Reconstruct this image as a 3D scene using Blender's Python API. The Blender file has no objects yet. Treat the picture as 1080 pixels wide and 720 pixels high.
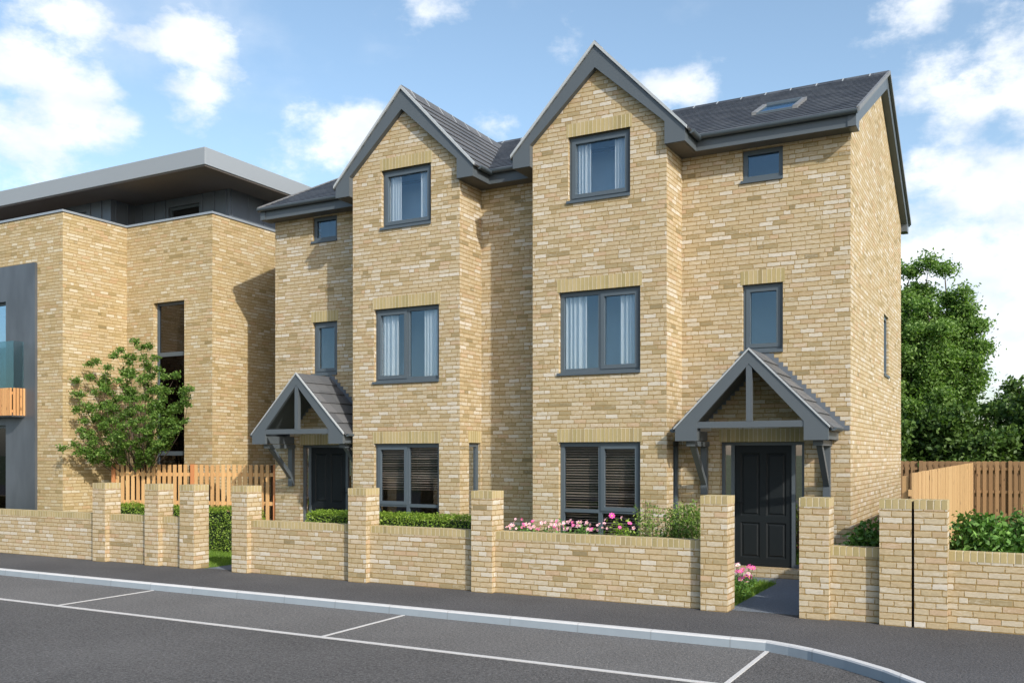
import bpy, math, random
import numpy as np
from mathutils import Vector, Matrix
random.seed(7); RNG = np.random.default_rng(11)
scn = bpy.context.scene
COL = scn.collection
R = math.radians

# ------------------------------------------------------------------ camera
A = R(28.4)
cd = bpy.data.cameras.new('camera'); cam = bpy.data.objects.new('camera', cd); COL.objects.link(cam)
cam.location = (0, 0, 2.0); cam.rotation_euler = (R(90), 0, A)
cd.sensor_width = 36; cd.sensor_fit = 'HORIZONTAL'
cd.lens = 36 * 981 / 1080; cd.shift_y = 120 / 1080
cd.clip_start = .05; cd.clip_end = 6000
scn.camera = cam

# ------------------------------------------------------------------ nodes
class NT:
    def __init__(s, nt): s.nt = nt
    def n(s, typ, **kw):
        nd = s.nt.nodes.new(typ)
        for k, v in kw.items(): setattr(nd, k, v)
        return nd
    def l(s, a, b): s.nt.links.new(a, b)
    def put(s, sock, v):
        if isinstance(v, bpy.types.NodeSocket): s.l(v, sock)
        else: sock.default_value = v
    def m(s, op, a, b=None, c=None, clamp=False):
        nd = s.n('ShaderNodeMath', operation=op); nd.use_clamp = clamp
        s.put(nd.inputs[0], a)
        if b is not None: s.put(nd.inputs[1], b)
        if c is not None: s.put(nd.inputs[2], c)
        return nd.outputs[0]
    def sep(s, v):
        nd = s.n('ShaderNodeSeparateXYZ'); s.l(v, nd.inputs[0]); return nd.outputs
    def comb(s, x, y, z):
        nd = s.n('ShaderNodeCombineXYZ')
        for i, v in enumerate((x, y, z)): s.put(nd.inputs[i], v)
        return nd.outputs[0]
    def mix(s, f, a, b, blend='MIX'):
        nd = s.n('ShaderNodeMix', data_type='RGBA', blend_type=blend)
        s.put(nd.inputs[0], f); s.put(nd.inputs[6], a); s.put(nd.inputs[7], b)
        return nd.outputs[2]
    def noise(s, vec, scale, detail=3, rough=.5):
        nd = s.n('ShaderNodeTexNoise'); s.put(nd.inputs['Scale'], scale)
        nd.inputs['Detail'].default_value = detail; nd.inputs['Roughness'].default_value = rough
        if vec is not None: s.l(vec, nd.inputs['Vector'])
        return nd.outputs[0]
    def white(s, vec):
        nd = s.n('ShaderNodeTexWhiteNoise', noise_dimensions='3D'); s.l(vec, nd.inputs['Vector'])
        return nd.outputs[0]
    def ramp(s, f, stops, interp='LINEAR'):
        nd = s.n('ShaderNodeValToRGB'); cr = nd.color_ramp; cr.interpolation = interp
        while len(cr.elements) < len(stops): cr.elements.new(.5)
        for e, (p, c) in zip(cr.elements, stops):
            e.position = p; e.color = (c[0], c[1], c[2], 1) if hasattr(c, '__len__') else (c, c, c, 1)
        s.put(nd.inputs[0], f); return nd.outputs[0]
    def smooth(s, x, a, b):
        nd = s.n('ShaderNodeMapRange', interpolation_type='SMOOTHSTEP')
        s.put(nd.inputs[0], x); nd.inputs[1].default_value = a; nd.inputs[2].default_value = b
        return nd.outputs[0]
    def bump(s, h, strength, dist):
        nd = s.n('ShaderNodeBump'); nd.inputs['Strength'].default_value = strength
        nd.inputs['Distance'].default_value = dist; s.l(h, nd.inputs['Height']); return nd.outputs[0]

def c4(c): return (c[0], c[1], c[2], 1)
def new_mat(name):
    m = bpy.data.materials.new(name); m.use_nodes = True
    t = NT(m.node_tree); b = m.node_tree.nodes['Principled BSDF']
    return m, t, b
def bricklike(name, BL, BH, joint, stops, mortar, vert=False, bump=.6, bdist=.006, rough=.9, half=.5, streak=.5, soften=.0, seed=0., wob=.35, spec=.2, cuts=False, vj=0.):
    m, t, b = new_mat(name)
    uv = t.n('ShaderNodeUVMap').outputs[0]
    x, y, _ = t.sep(uv)
    if vert: x, y = y, x
    row = t.m('FLOOR', t.m('DIVIDE', y, BH))
    off = t.m('MULTIPLY', t.m('FLOORED_MODULO', row, 2.), half)
    fx = t.m('ADD', t.m('DIVIDE', x, BL), off)
    if half: fx = t.m('ADD', fx, t.m('MULTIPLY', t.m('SUBTRACT', t.white(t.comb(row, seed, 5.)), .5), .5))
    ix0 = t.m('FLOOR', fx)
    loc = t.m('SUBTRACT', fx, ix0)
    cut = t.m('GREATER_THAN', t.white(t.comb(ix0, row, seed + 21.)), .87 if cuts else 2.)
    pos = t.m('ADD', .35, t.m('MULTIPLY', t.white(t.comb(ix0, row, seed + 33.)), .3))
    second = t.m('MULTIPLY', cut, t.m('GREATER_THAN', loc, pos))
    dcut = t.m('ADD', t.m('MULTIPLY', t.m('ABSOLUTE', t.m('SUBTRACT', loc, pos)), BL), t.m('MULTIPLY', t.m('SUBTRACT', 1., cut), 9.))
    ix = t.m('ADD', ix0, t.m('MULTIPLY', second, .5))
    wv = t.comb(t.m('MULTIPLY', x, 14.), t.m('MULTIPLY', y, 30.), seed)
    wob_ = t.m('MULTIPLY', t.m('SUBTRACT', t.noise(wv, 1.6, 2), .5), joint * wob * 2)
    px = t.m('MULTIPLY', loc, BL)
    py = t.m('MULTIPLY', t.m('SUBTRACT', t.m('DIVIDE', y, BH), row), BH)
    dx = t.m('MINIMUM', t.m('MINIMUM', px, t.m('SUBTRACT', BL, px)), dcut); dy = t.m('MINIMUM', py, t.m('SUBTRACT', BH, py))
    d = t.m('ADD', t.m('MINIMUM', t.m('ADD', dx, joint * vj), dy), wob_)
    body = t.smooth(d, joint * .35, joint * .35 + .004)
    idv = t.comb(ix, row, seed)
    r1 = t.white(idv)
    # neighbouring bricks sometimes come from the same batch
    idv2 = t.comb(t.m('FLOOR', t.m('MULTIPLY', ix, .5)), row, seed + 3.7)
    r2 = t.white(idv2)
    sel = t.m('GREATER_THAN', t.white(t.comb(t.m('FLOOR', t.m('MULTIPLY', ix, .5)), row, seed + 9.1)), .86)
    rr = t.m('ADD', t.m('MULTIPLY', r1, t.m('SUBTRACT', 1., sel)), t.m('MULTIPLY', r2, sel))
    colr = t.ramp(rr, stops, 'LINEAR')
    sv = t.comb(t.m('MULTIPLY', x, 5.), t.m('MULTIPLY', y, 26.), t.m('MULTIPLY', rr, 17.))
    st = t.noise(sv, 1.5, 4, .6)
    fine = t.noise(t.comb(x, y, 0.), 90., 3, .6)
    mot = t.noise(t.comb(t.m('MULTIPLY', x, 1.), t.m('MULTIPLY', y, 1.8), t.m('MULTIPLY', rr, 9.)), 26., 4, .65)
    k = t.m('ADD', 1 - .5 * streak, t.m('MULTIPLY', t.m('ADD', t.m('MULTIPLY', st, .35), t.m('ADD', t.m('MULTIPLY', fine, .25), t.m('MULTIPLY', mot, .4))), streak))
    colr = t.mix(1., colr, t.comb(k, k, k), 'MULTIPLY')
    if cuts:
        pale = t.m('MULTIPLY', t.smooth(t.m('ADD', t.m('MULTIPLY', st, .6), t.m('MULTIPLY', mot, .4)), .47, .66), t.smooth(t.white(t.comb(ix, row, seed + 40.)), .35, 1.))
        colr = t.mix(t.m('MULTIPLY', pale, .62), colr, (.53, .50, .44, 1))
    big = t.noise(t.comb(x, y, seed), .55, 3)
    kb = t.m('ADD', .90, t.m('MULTIPLY', big, .2))
    mc = t.mix(fine, c4([v * .8 for v in mortar]), c4([min(1, v * 1.2) for v in mortar]))
    col = t.mix(body, mc, colr)
    col = t.mix(1., col, t.comb(kb, kb, kb), 'MULTIPLY')
    t.l(col, b.inputs['Base Color'])
    h = t.m('ADD', body, t.m('MULTIPLY', t.m('ADD', st, fine), .22))
    t.l(t.bump(h, bump, bdist), b.inputs['Normal'])
    b.inputs['Roughness'].default_value = rough
    b.inputs['Specular IOR Level'].default_value = spec
    return m
def plain(name, col, rough=.5, metal=0., var=.08, scale=3., bump=0., spec=.5, stretch=(1, 1, 1), bscale=None):
    m, t, b = new_mat(name)
    tc = t.n('ShaderNodeTexCoord').outputs['Object']
    mp = t.n('ShaderNodeMapping'); mp.inputs['Scale'].default_value = stretch; t.l(tc, mp.inputs[0])
    nz = t.noise(mp.outputs[0], scale, 5, .6)
    col_ = t.mix(nz, c4([v * (1 - var) for v in col]), c4([min(1, v * (1 + var)) for v in col]))
    t.l(col_, b.inputs['Base Color'])
    b.inputs['Roughness'].default_value = rough; b.inputs['Metallic'].default_value = metal
    b.inputs['Specular IOR Level'].default_value = spec
    if bump: t.l(t.bump(t.noise(mp.outputs[0], bscale or scale * 8, 4), bump, .004), b.inputs['Normal'])
    return m

M = {}
brick_stops = [(0., (.56, .52, .45)), (.09, (.50, .455, .365)), (.19, (.47, .40, .285)), (.32, (.45, .36, .225)), (.45, (.425, .335, .20)),
               (.56, (.46, .385, .26)), (.67, (.40, .32, .185)), (.77, (.49, .43, .32)), (.86, (.455, .325, .205)),
               (.93, (.355, .285, .16)), (.985, (.30, .24, .13)), (1., (.23, .185, .10))]
def calm(c):      # slightly greyer, browner and closer to the mean tone
    mean = (.43, .345, .215); c = [.91 * v + .09 * mv for v, mv in zip(c, mean)]; l = sum(c) / 3
    return tuple((l + (v - l) * .96) * .955 for v in c)
brick_stops = [(p, calm(c)) for p, c in brick_stops]
M['brick'] = bricklike('buff_brick', .225, .075, .016, brick_stops, (.265, .185, .078), seed=1., streak=1.15, wob=.6, cuts=True, vj=.16)
M['brick_b'] = bricklike('yellow_buff_brick', .225, .075, .015,
    [(p, (c[0] * 1.0, c[1] * .97, c[2] * .86)) for p, c in brick_stops], (.27, .19, .08), seed=5., streak=1.05, wob=.6, cuts=True, vj=.16)
sold = [(0., (.36, .30, .15)), (.3, (.40, .32, .165)), (.6, (.31, .26, .125)), (.85, (.42, .34, .19)), (1., (.27, .22, .11))]
M['soldier'] = bricklike('soldier_brick', 3.0, .075, .010, sold, (.50, .44, .32), vert=True, seed=2., half=0.)
slate = [(0., (.030, .033, .040)), (.5, (.052, .058, .068)), (.85, (.066, .072, .082)), (1., (.082, .09, .10))]
M['slate'] = bricklike('roof_slate', .25, .2, .006, slate, (.022, .024, .028), bump=.5, bdist=.006, rough=.55, streak=.35, seed=3., spec=.4, wob=.1, cuts=False)
tile = [(0., (.085, .09, .098)), (.5, (.10, .105, .112)), (1., (.12, .123, .13))]
M['tile'] = bricklike('flat_tile', .33, .32, .005, tile, (.04, .042, .045), bump=.4, bdist=.005, rough=.6, streak=.3, seed=4., half=.5, spec=.35, wob=.1)
M['grey'] = plain('anthracite_paint', (.078, .094, .108), .42, var=.06)
M['greyd'] = plain('anthracite_upvc', (.070, .092, .112), .4, var=.05)
M['door'] = plain('black_door_paint', (.007, .010, .012), .6, var=.1, bump=.05, spec=.3)
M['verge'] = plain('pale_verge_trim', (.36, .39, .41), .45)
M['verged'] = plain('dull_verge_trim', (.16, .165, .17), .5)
M['soffit'] = plain('dark_soffit', (.085, .082, .08), .6)
M['lead'] = plain('lead_flashing', (.10, .12, .145), .5, var=.15)
M['slab'] = plain('roof_edge_metal', (.245, .275, .305), .5, var=.03, scale=.7)
M['slabsoff'] = plain('roof_soffit_board', (.13, .115, .105), .7, var=.05)
M['zinc'] = plain('zinc_cladding', (.13, .155, .19), .40, metal=.35, var=.35, scale=.9, stretch=(1, 1, .5))
M['zincb'] = plain('portal_metal', (.105, .12, .14), .40, metal=.4, var=.5, scale=1.0, stretch=(2, 2, .6))
M['coping'] = plain('coping_metal', (.30, .34, .38), .4, metal=.3)
M['blind'] = plain('blind_slat', (.37, .31, .26), .6, var=.25, scale=9, stretch=(1, 1, 6))
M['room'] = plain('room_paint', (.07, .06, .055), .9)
M['roomb'] = plain('room_sky_reflection', (.42, .56, .70), .9)  # bright blue lining gives the upper panes their sky reflection by colour
M['kerbtop'] = plain('kerb_top_sunlit', (.50, .51, .52), .8, var=.1, scale=6)  # paler than the face: sunlight on the top put into the colour
M['kerb'] = plain('kerb_concrete_shaded', (.235, .28, .32), .85, var=.12, scale=5, bump=.2)  # same stone, coloured darker and bluer where it gets less sun
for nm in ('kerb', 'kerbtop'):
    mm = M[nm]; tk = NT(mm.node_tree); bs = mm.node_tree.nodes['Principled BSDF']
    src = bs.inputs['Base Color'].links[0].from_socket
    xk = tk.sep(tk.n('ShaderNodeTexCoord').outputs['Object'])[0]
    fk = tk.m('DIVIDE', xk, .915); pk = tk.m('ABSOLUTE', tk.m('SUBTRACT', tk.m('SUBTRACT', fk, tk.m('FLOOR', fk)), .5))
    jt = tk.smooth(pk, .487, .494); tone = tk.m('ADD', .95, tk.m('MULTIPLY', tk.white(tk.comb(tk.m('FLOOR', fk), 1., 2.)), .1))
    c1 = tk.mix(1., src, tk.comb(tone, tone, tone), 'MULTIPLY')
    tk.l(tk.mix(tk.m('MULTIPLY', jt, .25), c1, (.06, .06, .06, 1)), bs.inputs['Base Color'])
M['line'] = plain('road_paint', (.50, .50, .50), .7, var=.18, scale=30)
M['soil'] = plain('soil', (.06, .045, .03), .95, var=.4, scale=8, bump=.6)
M['bark'] = plain('bark', (.10, .075, .055), .95, var=.4, scale=12, bump=.8, stretch=(1, 1, .3))
M['black'] = plain('black_gap', (.004, .004, .004), .9)
M['handle'] = plain('steel', (.55, .55, .55), .3, metal=1.)
M['stem'] = plain('stem_green', (.05, .10, .02), .7)
M['pinkd'] = plain('petal_pink', (.80, .10, .42), .6, var=.2, scale=20)
M['pinkl'] = plain('petal_rose', (.82, .46, .58), .6, var=.2, scale=20)
M['white'] = plain('petal_white', (.85, .85, .82), .6)
M['yellow'] = plain('flower_heart', (.75, .45, .05), .7)

def wood(name, c1, c2, board=.0, axis=0):
    m, t, b = new_mat(name)
    tc = t.n('ShaderNodeTexCoord').outputs['Object']; x, y, z = t.sep(tc)
    if board:
        isl = t.m('FLOOR', t.m('DIVIDE', (x, y)[axis], board))
        rnd = t.white(t.comb(isl, 3., 1.))
    else:
        rnd = t.n('ShaderNodeNewGeometry').outputs['Random Per Island']
    g = t.noise(t.comb(t.m('MULTIPLY', x, 30.), t.m('MULTIPLY', y, 30.), t.m('ADD', t.m('MULTIPLY', z, 1.2), t.m('MULTIPLY', rnd, 40.))), 1., 5, .65)
    f = t.m('ADD', t.m('MULTIPLY', rnd, .6), t.m('MULTIPLY', g, .4))
    col = t.mix(f, c4(c1), c4(c2))
    vo = t.n('ShaderNodeTexVoronoi'); vo.inputs['Scale'].default_value = 1.
    t.l(t.comb(t.m('MULTIPLY', x, 8.), t.m('MULTIPLY', y, 8.), t.m('MULTIPLY', z, 3.)), vo.inputs['Vector'])
    knot = t.smooth(vo.outputs['Distance'], .10, .16)
    col = t.mix(knot, c4([v * .45 for v in c1]), col)
    t.l(col, b.inputs['Base Color']); b.inputs['Roughness'].default_value = .75
    b.inputs['Specular IOR Level'].default_value = .25
    t.l(t.bump(g, .3, .003), b.inputs['Normal'])
    return m
M['cedar'] = wood('cedar_board', (.42, .23, .095), (.64, .41, .19))
M['cedarpost'] = wood('cedar_post', (.42, .17, .07), (.52, .22, .09))
M['rear'] = wood('shaded_rear_board', (.045, .024, .012), (.08, .045, .022))  # near-black brown: shade in the fence gaps put into the board colour
M['oldfence'] = wood('brown_board', (.19, .115, .06), (.30, .19, .10))
M['pine'] = wood('pale_board', (.33, .20, .09), (.52, .345, .175), board=.152, axis=1)
M['slat'] = wood('balcony_slat', (.40, .20, .08), (.62, .36, .16))

def asphalt(name, base, contrast=.55, patch=.15, chips=1.2):
    m, t, b = new_mat(name)
    tc = t.n('ShaderNodeTexCoord').outputs['Object']
    n1 = t.noise(tc, 70., 4, .75); n2 = t.noise(tc, .5, 5, .6); n3 = t.noise(tc, 30., 3, .75)
    vo = t.n('ShaderNodeTexVoronoi'); vo.inputs['Scale'].default_value = 42.; t.l(tc, vo.inputs['Vector'])
    chip = t.m('SUBTRACT', 1., t.smooth(vo.outputs['Distance'], .16, .36))
    chipr = t.m('MULTIPLY', chip, t.smooth(t.sep(vo.outputs['Color'])[0], .62, 1.))
    k = t.m('ADD', 1 - contrast - patch / 2, t.m('ADD', t.m('MULTIPLY', t.m('ADD', n1, n3), contrast), t.m('MULTIPLY', n2, patch)))
    k = t.m('ADD', k, t.m('MULTIPLY', chipr, chips))
    k = t.m('MAXIMUM', k, .15)
    t.l(t.mix(1., c4(base), t.comb(k, k, k), 'MULTIPLY'), b.inputs['Base Color'])
    b.inputs['Roughness'].default_value = .85; b.inputs['Specular IOR Level'].default_value = .3
    t.l(t.bump(t.m('ADD', n1, t.m('MULTIPLY', vo.outputs['Distance'], -1.)), .8, .008), b.inputs['Normal'])
    return m
M['road'] = asphalt('road_asphalt', (.088, .087, .088), 2.6, .9)
M['bay'] = asphalt('bay_asphalt', (.122, .121, .121), 2.3, .7)
M['walk'] = asphalt('footway_asphalt', (.074, .0745, .079), 1.9, .9, .6)
M['path'] = asphalt('path_asphalt', (.13, .155, .19), .8, .3, .5)

def glassmat(name, tint, refl, trans, rough=.0):
    m = bpy.data.materials.new(name); m.use_nodes = True; nt = m.node_tree; nt.nodes.clear(); t = NT(nt)
    out = t.n('ShaderNodeOutputMaterial'); tr = t.n('ShaderNodeBsdfTransparent'); gl = t.n('ShaderNodeBsdfGlossy')
    tr.inputs[0].default_value = c4(trans); gl.inputs[0].default_value = c4(tint); gl.inputs['Roughness'].default_value = rough
    tc = t.n('ShaderNodeTexCoord').outputs['Object']
    t.l(t.bump(t.noise(tc, 1.1, 1), .05, .02), gl.inputs['Normal'])
    lw = t.n('ShaderNodeLayerWeight'); lw.inputs[0].default_value = .25
    f = t.m('ADD', refl, t.m('MULTIPLY', lw.outputs['Fresnel'], .6), clamp=True)
    mx = t.n('ShaderNodeMixShader'); t.l(f, mx.inputs[0]); t.l(tr.outputs[0], mx.inputs[1]); t.l(gl.outputs[0], mx.inputs[2])
    t.l(mx.outputs[0], out.inputs[0]); return m
M['glass'] = glassmat('window_glass', (.50, .70, .88), .075, (.95, .97, .98))
M['glassdark'] = glassmat('ground_floor_glass', (.60, .66, .72), .03, (.94, .94, .94))
M['glassbal'] = glassmat('balustrade_glass', (.45, .60, .65), .09, (.80, .89, .90))
M['sidelight'] = glassmat('sidelight_glass', (.80, .75, .75), .45, (.5, .5, .52))
M['glasstall'] = glassmat('stair_window_glass', (.12, .12, .13), .07, (.48, .47, .50))

def leafmat(name, stops, trans=.35, tlc=(1.3, 1.5, .6, 1)):
    m = bpy.data.materials.new(name); m.use_nodes = True; nt = m.node_tree; nt.nodes.clear(); t = NT(nt)
    out = t.n('ShaderNodeOutputMaterial')
    rnd = t.n('ShaderNodeNewGeometry').outputs['Random Per Island']
    col = t.ramp(rnd, stops)
    pb = t.n('ShaderNodeBsdfPrincipled'); t.l(col, pb.inputs['Base Color']); pb.inputs['Roughness'].default_value = .5
    pb.inputs['Specular IOR Level'].default_value = .35
    tl = t.n('ShaderNodeBsdfTranslucent'); t.l(t.mix(1., col, tlc, 'MULTIPLY'), tl.inputs[0])
    mx = t.n('ShaderNodeMixShader'); mx.inputs[0].default_value = trans
    t.l(pb.outputs[0], mx.inputs[1]); t.l(tl.outputs[0], mx.inputs[2]); t.l(mx.outputs[0], out.inputs[0]); return m
M['curtain'] = leafmat('white_curtain', [(0, (.90, .95, .98)), (1, (.90, .95, .98))], .30, (1, 1, 1, 1))
M['leaf_young'] = leafmat('leaf_young', [(0, (.05, .11, .018)), (.5, (.10, .19, .032)), (.85, (.15, .25, .05)), (1, (.22, .33, .09))])
M['leaf_big'] = leafmat('leaf_big', [(0, (.065, .13, .03)), (.5, (.135, .24, .055)), (.85, (.20, .32, .085)), (1, (.28, .40, .14))], .4)
M['leaf_dark'] = leafmat('leaf_dark', [(0, (.035, .08, .018)), (.6, (.075, .14, .028)), (1, (.12, .20, .045))], .25)
M['leaf_hedge'] = leafmat('leaf_hedge', [(0, (.09, .16, .02)), (.5, (.19, .30, .035)), (1, (.34, .45, .08))])
M['leaf_laurel'] = leafmat('leaf_laurel', [(0, (.04, .11, .018)), (.6, (.10, .22, .04)), (1, (.20, .36, .09))], .2)
M['leaf_vari'] = leafmat('leaf_vari', [(0, (.07, .14, .022)), (.5, (.15, .26, .045)), (1, (.38, .46, .16))])
M['grass'] = leafmat('grass_blade', [(0, (.09, .17, .02)), (.6, (.15, .26, .035)), (1, (.24, .34, .06))])
M['lawn'] = plain('lawn_ground', (.08, .14, .025), .95, var=.4, scale=6, bump=.5)
M['field'] = plain('field_ground', (.06, .085, .03), .95, var=.3, scale=.05)

# ------------------------------------------------------------------ mesh helpers
def uvs(me):
    n = len(me.loops)
    uvl = me.uv_layers.new(name='UVMap')
    co = np.empty(len(me.vertices) * 3); me.vertices.foreach_get('co', co); co = co.reshape(-1, 3)
    out = np.empty((n, 2))
    for p in me.polygons:
        nr = p.normal
        if abs(nr.z) > .98: u = Vector((1, 0, 0)); v = Vector((0, 1, 0))
        else:
            u = Vector((-nr.y, nr.x, 0)).normalized()
            if u.x + u.y < 0: u = -u
            v = nr.cross(u)
            if v.z < 0: v = -v
        idx = [me.loops[i].vertex_index for i in p.loop_indices]
        P = co[idx]
        out[p.loop_start:p.loop_start + p.loop_total, 0] = P @ np.array(u)
        out[p.loop_start:p.loop_start + p.loop_total, 1] = P @ np.array(v)
    uvl.data.foreach_set('uv', out.ravel())
class MB:
    """mesh builder: frame O + a*U + b*N + z ; default is world"""
    def __init__(s, O=(0, 0, 0), U=(1, 0, 0), N=(0, 1, 0)):
        s.v = []; s.f = []; s.mi = []; s.O = Vector(O); s.U = Vector(U); s.N = Vector(N); s.cur = 0
    def P(s, p): return tuple(s.O + s.U * p[0] + s.N * p[1] + Vector((0, 0, p[2])))
    def face(s, pts):
        i = len(s.v); s.v += [s.P(p) for p in pts]; s.f.append(tuple(range(i, i + len(pts)))); s.mi.append(s.cur)
    def box(s, a0, a1, b0, b1, z0, z1):
        i = len(s.v)
        s.v += [s.P(p) for p in [(a0, b0, z0), (a1, b0, z0), (a1, b1, z0), (a0, b1, z0), (a0, b0, z1), (a1, b0, z1), (a1, b1, z1), (a0, b1, z1)]]
        for q in [(0, 3, 2, 1), (4, 5, 6, 7), (0, 1, 5, 4), (1, 2, 6, 5), (2, 3, 7, 6), (3, 0, 4, 7)]:
            s.f.append(tuple(i + k for k in q)); s.mi.append(s.cur)
    def prism(s, poly, axis, c0, c1):
        """poly of 2d points; axis 1: (a,z) extruded along b ; axis 0: (b,z) extruded along a ; axis 2: (a,b) along z"""
        def mk(p, c): return {1: (p[0], c, p[1]), 0: (c, p[0], p[1]), 2: (p[0], p[1], c)}[axis]
        n = len(poly); i = len(s.v)
        s.v += [s.P(mk(p, c0)) for p in poly] + [s.P(mk(p, c1)) for p in poly]
        s.f.append(tuple(i + k for k in range(n))); s.f.append(tuple(i + n + k for k in reversed(range(n))))
        for k in range(n):
            k2 = (k + 1) % n; s.f.append((i + k, i + n + k, i + n + k2, i + k2))
        s.mi += [s.cur] * (n + 2)
    def tube(s, pts, rad, seg=10, arc=(0, 360), up=(0, 0, 1)):
        full = arc[1] - arc[0] >= 360; n = seg if full else seg + 1
        pts = [Vector(p) for p in pts]; base = len(s.v)
        for k, p in enumerate(pts):
            d = (pts[min(k + 1, len(pts) - 1)] - pts[max(k - 1, 0)]).normalized()
            upv = Vector(up)
            if abs(d.dot(upv)) > .95: upv = Vector((1, 0, 0))
            a = d.cross(upv).normalized(); b = a.cross(d)
            r = rad[k] if hasattr(rad, '__len__') else rad
            for j in range(n):
                th = R(arc[0] + (arc[1] - arc[0]) * j / seg)
                s.v.append(s.P(p + a * math.cos(th) * r + b * math.sin(th) * r))
        for k in range(len(pts) - 1):
            for j in range(n if full else n - 1):
                j2 = (j + 1) % n
                s.f.append((base + k * n + j, base + k * n + j2, base + (k + 1) * n + j2, base + (k + 1) * n + j)); s.mi.append(s.cur)
        s.f.append(tuple(base + j for j in range(n))); s.f.append(tuple(base + (len(pts) - 1) * n + j for j in range(n))); s.mi += [s.cur] * 2
    def build(s, name, mats, parent=None, smooth=False, bevel=0, origin=None):
        me = bpy.data.meshes.new(name)
        me.from_pydata(s.v, [], s.f)
        if not isinstance(mats, (list, tuple)): mats = [mats]
        for m in mats: me.materials.append(m)
        me.polygons.foreach_set('material_index', s.mi)
        me.update(); uvs(me)
        if smooth: me.polygons.foreach_set('use_smooth', [True] * len(me.polygons))
        o = bpy.data.objects.new(name, me); COL.objects.link(o)
        if parent is not None:
            o.parent = parent
            o.matrix_parent_inverse = Matrix.Translation(-world_loc(parent))
        if bevel:
            w = o.modifiers.new('weld', 'WELD'); w.merge_threshold = .0004
            b = o.modifiers.new('bevel', 'BEVEL'); b.width = bevel; b.segments = 2; b.limit_method = 'ANGLE'; b.angle_limit = R(40)
        return o
def world_loc(o):
    v = Vector((0, 0, 0))
    while o is not None:
        v += Vector(o.location) ; o = o.parent if False else None
    return v
def thing(name, label, cat, loc=(0, 0, 0), group=None):
    o = bpy.data.objects.new(name, None); COL.objects.link(o); o.location = loc
    o.empty_display_size = .3
    return tag(o, label, cat, group)
def tag(o, label, cat=None, group=None):
    o['label'] = label
    if cat: o['category'] = cat
    if group: o['group'] = group
    return o
def struct(o, kind='structure', label=None, cat=None):
    o['kind'] = kind
    if label: tag(o, label, cat)
    return o

def wall(mb, O, U, N, w, z0, z1, openings=(), thick=.28, reveal_mi=None):
    """vertical wall sheet with thickness; openings (a0,a1,z0,z1). N is the outward direction"""
    sO, sU, sN = mb.O, mb.U, mb.N
    mb.O, mb.U, mb.N = Vector(O), Vector(U), Vector(N)
    xs = sorted({0., w} | {o[0] for o in openings} | {o[1] for o in openings})
    zs = sorted({z0, z1} | {o[2] for o in openings} | {o[3] for o in openings})
    for i in range(len(xs) - 1):
        for j in range(len(zs) - 1):
            a0, a1, b0, b1 = xs[i], xs[i + 1], zs[j], zs[j + 1]
            cx, cz = (a0 + a1) / 2, (b0 + b1) / 2
            if any(o[0] < cx < o[1] and o[2] < cz < o[3] for o in openings): continue
            mb.face([(a0, 0, b0), (a1, 0, b0), (a1, 0, b1), (a0, 0, b1)])
            mb.face([(a1, -thick, b0), (a0, -thick, b0), (a0, -thick, b1), (a1, -thick, b1)])
    for o in openings:
        a0, a1, b0, b1 = o
        mb.face([(a0, 0, b0), (a0, 0, b1), (a0, -thick, b1), (a0, -thick, b0)])
        mb.face([(a1, 0, b0), (a1, -thick, b0), (a1, -thick, b1), (a1, 0, b1)])
        mb.face([(a0, 0, b0), (a0, -thick, b0), (a1, -thick, b0), (a1, 0, b0)])
        mb.face([(a0, 0, b1), (a1, 0, b1), (a1, -thick, b1), (a0, -thick, b1)])
    mb.O, mb.U, mb.N = sO, sU, sN

FR = ((1, 0, 0), (0, -1, 0)); SD = ((0, 1, 0), (1, 0, 0))     # front wall frame, right side wall frame

def ring(mb, a0, a1, z0, z1, t, n0, n1):
    mb.box(a0, a0 + t, n0, n1, z0, z1); mb.box(a1 - t, a1, n0, n1, z0, z1)
    mb.box(a0 + t, a1 - t, n0, n1, z0, z0 + t); mb.box(a0 + t, a1 - t, n0, n1, z1 - t, z1)

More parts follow.
